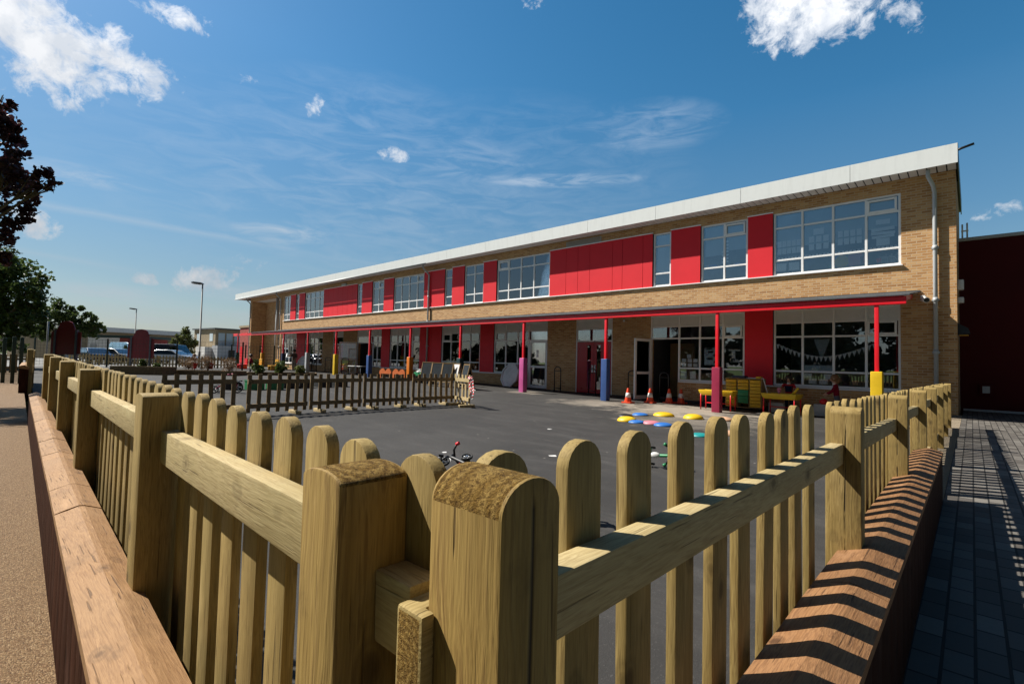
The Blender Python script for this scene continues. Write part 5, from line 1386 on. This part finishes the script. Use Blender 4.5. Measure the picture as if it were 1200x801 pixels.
simple_fence((-53.5,5.0),(-43.6,14.2),52,.92,.28,'weathered picket fence along the far edge in front of parked cars','pale_picket',.12)
simple_fence((-36.2,-1.6),(-33.6,1.9),20,.95,.22,'wooden picket fence across the far end of the path','dark_picket',.11)
def mesh_fence(P, Q, posts, h, z0, label, wires=True):
    P = Vector((*P, z0)); Q = Vector((*Q, z0)); d = Q - P; L = d.length; rz = math.atan2(d.y,d.x); T = Matrix.Translation(P) @ Matrix.Rotation(rz,4,'Z')
    t = thing('mesh_fence', label, 'mesh fence', tuple(P))
    for s in posts: MB().box(s*L-.04,s*L+.04,-.04,.04,0,h,0,T).build('post', M['green_metal'], t, T @ Vector((s*L,0,0)))
    m = MB(); nz = 8
    for i in range(nz+1):
        z = .1 + (h-.18)*i/nz; m.box(0,L,-.006,.006,z-.006,z+.006,0,T)
    x = 0.15
    while x < L: m.box(x-.004,x+.004,.0065,.0125,.08,h-.06,0,T); x += .25
    m.build('wire_mesh', M['green_metal'], t)
mesh_fence((-49.9,2.8),(-35.2,16.3),[0,.266,.52,.76,1],2.05,.28,'dark green mesh fence running across in front of the far picket fence')
mesh_fence((-47.2,15.0),(-44.6,17.6),[0,.33,.66,1],2.0,.28,'dark green mesh fence panel closing the recess under the canopy end')
gt = thing('path_gate', 'dark green metal gate posts standing at the end of the gravel path', 'gate', (-24.2,.8,.25))
for (x, y, h) in ((-24.35,.62,1.80),(-24.05,.84,1.84),(-23.85,1.02,1.82)):
    MB().box(x-.05,x+.05,y-.05,y+.05,.22,h).build('post', M['green_metal'], gt, (x,y,.3), .006)
MB().box(-24.36,-24.30,-1.4,.56,.28,.36).box(-24.36,-24.30,-1.4,.56,1.68,1.74).build('gate_frame', M['grey_metal'], gt)
g_ = MB()
for i in range(13): g_.box(-24.34,-24.32,-1.4+.155*i,-1.385+.155*i,.361,1.679)
g_.build('bars', M['green_metal'], gt)
# buildings
def poly_box(pts, z0, z1, mb, mi=0): return mb.prism(pts, 'z', z0, z1, mi)
LB = thing('low_building', 'long low flat roofed brick building with pale roof edge beyond the cars', 'building', (-95,16,.28))
d = Vector((-4.9,14.3)).normalized(); nn = Vector((-d.y,d.x)); nn = nn if nn.x < 0 else -nn
a = Vector((-92.0,7.5)); c = Vector((-97.3,23.6)); dp = 14
poly_box([tuple(a),tuple(c),tuple(c+nn*dp),tuple(a+nn*dp)], .2, 4.3, MB()).build('wall', M['far_brick'], LB, (0,0,0))
a2, c2 = a - d*.6 - nn*.7, c + d*.6 - nn*.7
poly_box([tuple(a2),tuple(c2),tuple(c2+nn*(dp+1.4)),tuple(a2+nn*(dp+1.4))], 4.31, 4.98, MB()).build('roof', M['fascia'], LB)
def on_wall(P0, dv, nv, s0, s1, z0, z1, off, name, mat, par):
    A = P0 + dv*s0 - nv*off; Bq = P0 + dv*s1 - nv*off
    poly_box([tuple(A),tuple(Bq),tuple(Bq+nv*(off-.002)),tuple(A+nv*(off-.002))], z0, z1, MB()).build(name, M[mat], par, (A.x,A.y,z0))
on_wall(a,d,nn,.8,2.6,.3,3.2,.05,'shutter','grey_metal',LB)
on_wall(a,d,nn,9.6,11.6,2.2,3.1,.06,'sign_board','white_plastic',LB)
on_wall(a,d,nn,7.5,9.4,1.6,3.0,.05,'window','car_glass',LB); on_wall(a,d,nn,12.2,14.4,1.6,3.0,.05,'window','car_glass',LB)
WB = thing('store_building', 'small white walled store with green roof edge between the notice boards', 'building', (-76.5,10.5,.28))
a = Vector((-78.4,9.0)); c = Vector((-74.9,12.3)); d = (c-a).normalized(); nn = Vector((-d.y,d.x)); nn = nn if nn.x < 0 else -nn
poly_box([tuple(a),tuple(c-d*1.0),tuple(c-d*1.0+nn*5),tuple(a+nn*5)], .2, 3.1, MB()).build('wall', M['white_wall'] if 'white_wall' in M else M['white_plastic'], WB)
poly_box([tuple(c-d*.995),tuple(c+d*1.4),tuple(c+d*1.4+nn*5),tuple(c-d*.995+nn*5)], .2, 3.08, MB()).build('wall', M['red_brick'], WB, (0,0,0))
poly_box([tuple(a-d*.3-nn*.3),tuple(c+d*1.6-nn*.3),tuple(c+d*1.6+nn*5.3),tuple(a-d*.3+nn*5.3)], 3.12, 3.40, MB()).build('roof', M['green_metal'], WB)
on_wall(a,d,nn,.3,1.1,.3,2.3,.05,'door','grey_metal',WB)
FB = thing('brick_block', 'two storey sand brick block with flat roof behind the young tree', 'building', (-101,30,.28))
c = Vector((-100.6,29.2)); l = Vector((-109.7,28.2)); r = Vector((-101.3,34.5)); q = l + (r-c)
poly_box([tuple(c),tuple(r),tuple(q),tuple(l)], .2, 5.95, MB()).build('wall', M['far_brick'], FB, (0,0,0))
dl = (l-c).normalized(); dr = (r-c).normalized()
poly_box([tuple(c-dl*.3-dr*.3),tuple(r-dl*.3+dr*.3),tuple(q+dl*.3+dr*.3),tuple(l+dl*.3-dr*.3)], 5.96, 6.2, MB()).build('roof', M['lamp_head'], FB)
for s0 in (.5, 1.9, 3.3):
    on_wall(c, dr, dl, s0, s0+1.1, 3.9, 5.3, .05, 'window', 'blind', FB)
    on_wall(c, dr, dl, s0, s0+1.1, 2.6, 3.85, .04, 'spandrel', 'grey_pad', FB)
for s0 in (1.0, 6.5): on_wall(c, dl, dr, s0, s0+1.3, 3.8, 5.2, .05, 'window', 'blind', FB)
pa = c - dl*2.2 - dr*.5; poly_box([tuple(pa),tuple(pa+dr*5.0),tuple(pa+dr*5.0+dl*2.1),tuple(pa+dl*2.1)], .2, 3.0, MB()).build('porch', M['grey_pad'], FB)
pb = c - dr*1.6 + dl*.1; poly_box([tuple(pb),tuple(pb+dr*1.5),tuple(pb+dr*1.5+dl*4),tuple(pb+dl*4)], .2, 2.7, MB()).build('porch', M['white_plastic'], FB)
on_wall(pa, dr, dl, 1.9, 3.0, .3, 2.2, .04, 'door', 'dark_metal', FB)
RB = thing('red_building', 'red walled building squeezed beside the far end of the school', 'building', (-63,26,.28))
MB().box(-67.1,-57,22.2,30,.2,4.75).build('wall', M['red_brick'], RB, (0,0,0)); MB().box(-67.2,-56.9,22.1,30.1,4.752,5.0).build('roof', M['far_brick'], RB, (0,0,0))
MB().box(-66.6,-65.8,22.14,22.198,.4,2.4).build('door', M['red_steel'], RB)
# cars
def car(x, y, rz, col, label, L=4.2, Hh=1.45, van=False):
    t = thing('parked_car', label, 'van' if van else 'car', (x, y, .28), 'parked cars')
    T = Matrix.Translation((x,y,.28)) @ Matrix.Rotation(rz,4,'Z'); W = .86 if not van else .95
    h = L/2
    if van:
        side = [(-h,.35),(-h,.95),(-h+.05,Hh*.92),(-h+.25,Hh),(h-1.6,Hh),(h-1.25,Hh*.96),(h-.75,1.15),(h-.1,.95),(h,.7),(h,.35)]
        gl = [(h-1.9,1.15),(h-1.9,Hh*.88),(h-1.42,Hh*.88),(h-.85,1.17)]
    else:
        side = [(-h,.40),(-h,.80),(-h+.12,.95),(-h+.55,Hh-.12),(-h+.95,Hh-.02),(-.1,Hh),(.35,Hh-.05),(1.05,.98),(h-.25,.86),(h-.03,.68),(h,.38)]
        gl = [(-h+.50,.99),(-h+.80,Hh-.13),(-.1,Hh-.10),(.30,Hh-.15),(.88,1.0)]
    n = len(side); vs = []
    for (sy, inset) in ((-1,0),(1,0)):
        for (px, pz) in side:
            k = max(0, (pz-.9)/(Hh-.9)) if Hh > .9 else 0
            vs.append((px, sy*(W - .17*k), pz))
    m = MB(); m.add(vs, [tuple(range(n))[::-1], tuple(range(n,2*n))] + [(i,(i+1)%n,n+(i+1)%n,n+i) for i in range(n)], 0, T)
    M.setdefault('cp_'+col, carpaint('car_paint_'+col, {'silver':(.45,.48,.52),'navy':(.02,.025,.05),'black':(.012,.012,.014),'white':(.7,.7,.7),'blue':(.25,.42,.55),'grey':(.15,.16,.17)}[col]))
    body = m.build('body', M['cp_'+col], t, None, .05, 3)
    for sy in (-1, 1):
        g = MB(); vv = []
        for (px, pz) in gl:
            k = max(0, (pz-.9)/(Hh-.9)); vv.append((px, sy*(W - .17*k + .004), pz))
        for (px, pz) in gl:
            k = max(0, (pz-.9)/(Hh-.9)); vv.append((px, sy*(W - .17*k - .02), pz))
        q = len(gl); g.add(vv, [tuple(range(q)), tuple(range(q,2*q))[::-1]] + [(i,(i+1)%q,q+(i+1)%q,q+i) for i in range(q)], 0, T)
        g.build('side_window', M['car_glass'], t)
    ws = ((.40,Hh-.09),(1.0,1.02)) if not van else ((h-1.22,Hh*.93),(h-.80,1.18))
    g = MB(); (xa,za),(xb,zb) = ws; wa = W-.25; wb = W-.10
    g.add([(xa+.03,-wa,za),(xa+.03,wa,za),(xb+.03,wb,zb),(xb+.03,-wb,zb),(xa,-wa,za-.02),(xa,wa,za-.02),(xb,wb,zb-.02),(xb,-wb,zb-.02)], [(0,1,2,3),(7,6,5,4),(0,4,5,1),(1,5,6,2),(2,6,7,3),(3,7,4,0)], 0, T); g.build('windscreen', M['car_glass'], t)
    for sx in (-h+.8, h-.82):
        for sy in (-1, 1):
            w = MB(); wheel(w, T @ Vector((sx, sy*(W-.08), .31)), T.to_3x3() @ Vector((0,1,0)), .31, .2); w.build('wheel', [M['tyre'], M['silver']], t)
    for sy in (-1, 1):
        MB().box(h-.06,h+.012,sy*.62-.14,sy*.62+.14,.58,.72,0,T).build('headlight', M['white_plastic'], t, None, .02)
        MB().box(-h-.012,-h+.06,sy*.66-.10,sy*.66+.10,.68,.85,0,T).build('tail_light', M['red_steel'], t, None, .02)
car(-56.7,12.9,R(43),'silver','silver blue hatchback parked broadside beside the right notice board')
car(-61.4,13.6,R(43),'navy','dark blue van parked behind the silver hatchback',4.9,2.05,True)
car(-59.6,7.4,R(10),'navy','dark car parked end on beside the left notice board')
car(-60.2,9.2,R(30),'grey','grey car parked between the two notice boards, left of the pale van')
car(-63.0,10.6,R(18),'blue','pale blue van parked end on just left of the right notice board',4.6,2.1,True)

# ------------------------------------------------------------------ light, sky, camera
SUN = Vector((-2.05,-1.0,2.38)).normalized()
el = math.asin(SUN.z); rot = math.atan2(SUN.x, SUN.y)
l = bpy.data.lights.new('sun', 'SUN'); l.energy = 5.0; l.angle = R(.53); l.color = (1,.945,.85)
lo = bpy.data.objects.new('sun', l); COL.objects.link(lo); lo.rotation_euler = SUN.to_track_quat('Z', 'Y').to_euler(); lo.location = (-20,-12,25)
wd = bpy.data.worlds.new('World'); S.world = wd; wd.use_nodes = True
nt = wd.node_tree; nt.nodes.clear()
class WN(NT):
    def __init__(s): s.t = nt
w = WN()
sky = w.n('ShaderNodeTexSky', sky_type='NISHITA'); sky.sun_disc = False; sky.sun_elevation = el; sky.sun_rotation = rot % (2*math.pi)
sky.air_density = 1.0; sky.dust_density = 0.6; sky.ozone_density = 2.0; sky.altitude = 50
tc = w.n('ShaderNodeTexCoord'); nrm = w.n('ShaderNodeVectorMath', operation='NORMALIZE'); w.l(tc.outputs['Generated'], nrm.inputs[0]); dv = nrm.outputs[0]
sp = w.n('ShaderNodeSeparateXYZ'); w.l(dv, sp.inputs[0])
az = w.math('ARCTAN2', sp.outputs[0], sp.outputs[1]); ele = w.math('ARCSINE', sp.outputs[2])
def warp(scale, amp, detail):
    nn = w.n('ShaderNodeTexNoise'); nn.inputs['Scale'].default_value = scale; nn.inputs['Detail'].default_value = detail; nn.inputs['Roughness'].default_value = .6
    w.l(dv, nn.inputs['Vector']); return nn
nz = w.noise(dv, 11, 8, .62, .5); nz2 = w.noise(dv, 34, 8, .68, .4)
CL = [(-1.554,.444,.064,.0449,1.0),(-1.517,.418,.0642,.0509,1.0),(-1.468,.413,.0421,.0289,.9),(-1.427,.427,.0483,.0319,.95),(-1.369,.517,.04,.0142,.8),(-1.138,.455,.0110,.0160,.62),(-1.150,.437,.012,.012,.55),(-1.004,.386,.020,.0100,.58),(-.985,.383,.018,.008,.54),(-1.251,.457,.019,.0087,.6),
      (-.193,.585,.086,.050,1.15),(-.140,.552,.050,.026,.8),(-.252,.580,.030,.022,.65),(.037,.231,.026,.0129,.7),(-1.396,.119,.0199,.0082,.6),(-1.302,.127,.0378,.0203,.75),(-1.524,.186,.0232,.0192,.65),(-1.258,.158,.0398,.0177,.35),(-.721,.64,.0283,.0116,.5),(-.059,.52,.0189,.0189,.5),
      (.6,.5,.2,.08,1.0),(-2.3,.45,.3,.1,1.0),(2.2,.5,.4,.12,1.0),(3.0,.35,.3,.08,1.0),(-2.9,.7,.3,.15,1.0)]
WI = [(-.661,.354,.150,.012,.50),(-1.192,.223,.075,.020,.55),(-1.475,.262,.09,.014,.40),(-.862,.382,.14,.05,.22),(-1.442,.088,.10,.016,.45),(-1.229,.108,.11,.016,.40),(-.485,.438,.12,.04,.22),(-1.1,.30,.25,.05,.20),(-1.05,.42,.2,.08,.14),(-1.3,.05,.3,.03,.35),(-1.02,.30,.42,.16,.17),(-.75,.36,.3,.12,.10)]
def blob(c, k):
    (a, e, ra, re, s) = c
    x = w.math('DIVIDE', w.math('SUBTRACT', az, a), ra * k); y = w.math('DIVIDE', w.math('SUBTRACT', ele, e), re * k)
    r2 = w.math('ADD', w.math('MULTIPLY', x, x), w.math('MULTIPLY', y, y))
    return w.math('MULTIPLY', w.math('SUBTRACT', 1.0, r2, True), s)
dens = None
for c in CL:
    b_ = blob(c, 1.9); dens = b_ if dens is None else w.math('MAXIMUM', dens, b_)
edge = w.math('ADD', w.math('MULTIPLY', w.math('SUBTRACT', nz, .5), 2.8), w.math('MULTIPLY', w.math('SUBTRACT', nz2, .5), 2.2))
cum = w.math('MULTIPLY', dens, w.math('ADD', 1.0, 0.0))
cum = w.math('SUBTRACT', w.math('ADD', cum, w.math('MULTIPLY', edge, w.math('MULTIPLY', w.ramp(dens, [(0.0,0.0),(.25,1.0)]), .72))), .46)
cumf = w.ramp(cum, [(0.0,0.0),(.10,.18),(.28,.62),(.55,1.0)])
mpw = w.n('ShaderNodeMapping'); mpw.inputs['Rotation'].default_value = (0,R(10),R(20)); mpw.inputs['Scale'].default_value = (5,5,22); w.l(dv, mpw.inputs['Vector'])
st = w.noise(mpw.outputs[0], 2.2, 7, .62, .8)
wis = None
for c in WI:
    b_ = blob(c, 1.3); wis = b_ if wis is None else w.math('MAXIMUM', wis, b_)
wisf = w.math('MULTIPLY', wis, w.math('MULTIPLY', w.ramp(st, [(.40,.1),(.66,1.0)]), 1.35))
# vapour trails: thin bands about a great circle
for nvec, a0, a1, amt in (((-.2087,.0018,-.978), -1.56, -1.03, .34), ((-.1426,-.0721,-.9871), -1.55, -1.36, .25)):
    dt = w.n('ShaderNodeVectorMath', operation='DOT_PRODUCT'); w.l(dv, dt.inputs[0]); dt.inputs[1].default_value = nvec
    band = w.ramp(w.math('ABSOLUTE', w.math('ADD', dt.outputs['Value'], w.math('MULTIPLY', w.math('SUBTRACT', st, .5), .012))), [(0.0,1.0),(.007,0.0)])
    t1 = w.math('DIVIDE', w.math('SUBTRACT', az, a0), a1 - a0)
    inside = w.ramp(t1, [(0.0,0.0),(.04,1.0),(.45,.8),(1.0,0.0)])
    wisf = w.math('ADD', wisf, w.math('MULTIPLY', w.math('MULTIPLY', band, inside), amt))
hz = w.ramp(ele, [(0.0,.55),(.10,.30),(.35,0.0)])
gam = w.n('ShaderNodeHueSaturation'); gam.inputs['Saturation'].default_value = 1.36; gam.inputs['Hue'].default_value = .488; w.l(sky.outputs[0], gam.inputs['Color'])
SKYV = 1.0
c = w.mix(w.math('MULTIPLY', wisf, .8, True), gam.outputs[0], (7.0,7.6,8.3))
shade = w.mix(w.ramp(w.noise(dv, 24, 5, .6), [(.40,0.0),(.62,1.0)]), (6.6,7.0,7.6), (8.8,8.9,9.1))
c = w.mix(w.math('MULTIPLY', cumf, .96, True), c, shade)
# sky dimmed away from the view to cut fill; low sun-side sky kept bright
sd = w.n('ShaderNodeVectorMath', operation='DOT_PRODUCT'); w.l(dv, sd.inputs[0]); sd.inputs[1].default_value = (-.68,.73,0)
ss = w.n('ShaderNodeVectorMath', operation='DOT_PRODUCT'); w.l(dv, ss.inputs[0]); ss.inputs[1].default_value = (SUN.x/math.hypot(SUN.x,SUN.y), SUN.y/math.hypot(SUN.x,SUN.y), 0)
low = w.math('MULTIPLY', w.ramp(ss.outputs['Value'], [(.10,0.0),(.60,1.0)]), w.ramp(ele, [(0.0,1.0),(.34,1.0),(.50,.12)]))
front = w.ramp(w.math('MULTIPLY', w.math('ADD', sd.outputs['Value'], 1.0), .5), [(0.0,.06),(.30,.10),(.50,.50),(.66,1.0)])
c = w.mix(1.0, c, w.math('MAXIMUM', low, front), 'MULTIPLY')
c = w.mix(w.ramp(ele, [(0.0,.55),(.12,.30),(.25,.10),(.45,0.0)]), c, (4.1,4.9,5.7))
c = w.mix(1.0, c, w.ramp(w.math('ADD', ele, w.math('MULTIPLY', az, .09)), [(0.0,.64),(.18,.76),(.42,.98),(.6,1.0)]), 'MULTIPLY')
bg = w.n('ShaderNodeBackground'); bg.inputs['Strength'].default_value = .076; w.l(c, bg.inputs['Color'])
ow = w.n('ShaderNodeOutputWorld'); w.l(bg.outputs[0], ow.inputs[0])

cam = bpy.data.cameras.new('camera'); co = bpy.data.objects.new('camera', cam); COL.objects.link(co)
yaw, pitch, roll = .7486, .0391, .0239
fw = Vector((-math.sin(yaw)*math.cos(pitch), math.cos(yaw)*math.cos(pitch), math.sin(pitch))); rt = Vector((math.cos(yaw), math.sin(yaw), 0)); up = rt.cross(fw)
r2 = rt*math.cos(roll) + up*math.sin(roll); u2 = -rt*math.sin(roll) + up*math.cos(roll)
mt = Matrix((r2, u2, -fw)).transposed().to_4x4(); mt.translation = (0,0,1.4); co.matrix_world = mt
cam.sensor_width = 36; cam.lens = 580.6/1200*36; cam.clip_start = .02; cam.clip_end = 5000
S.camera = co
S.view_settings.view_transform = 'Standard'; S.view_settings.look = 'None'; S.view_settings.exposure = 0.75; S.view_settings.gamma = 1
S.cycles.max_bounces = 8; S.cycles.transparent_max_bounces = 16; S.cycles.use_denoising = True
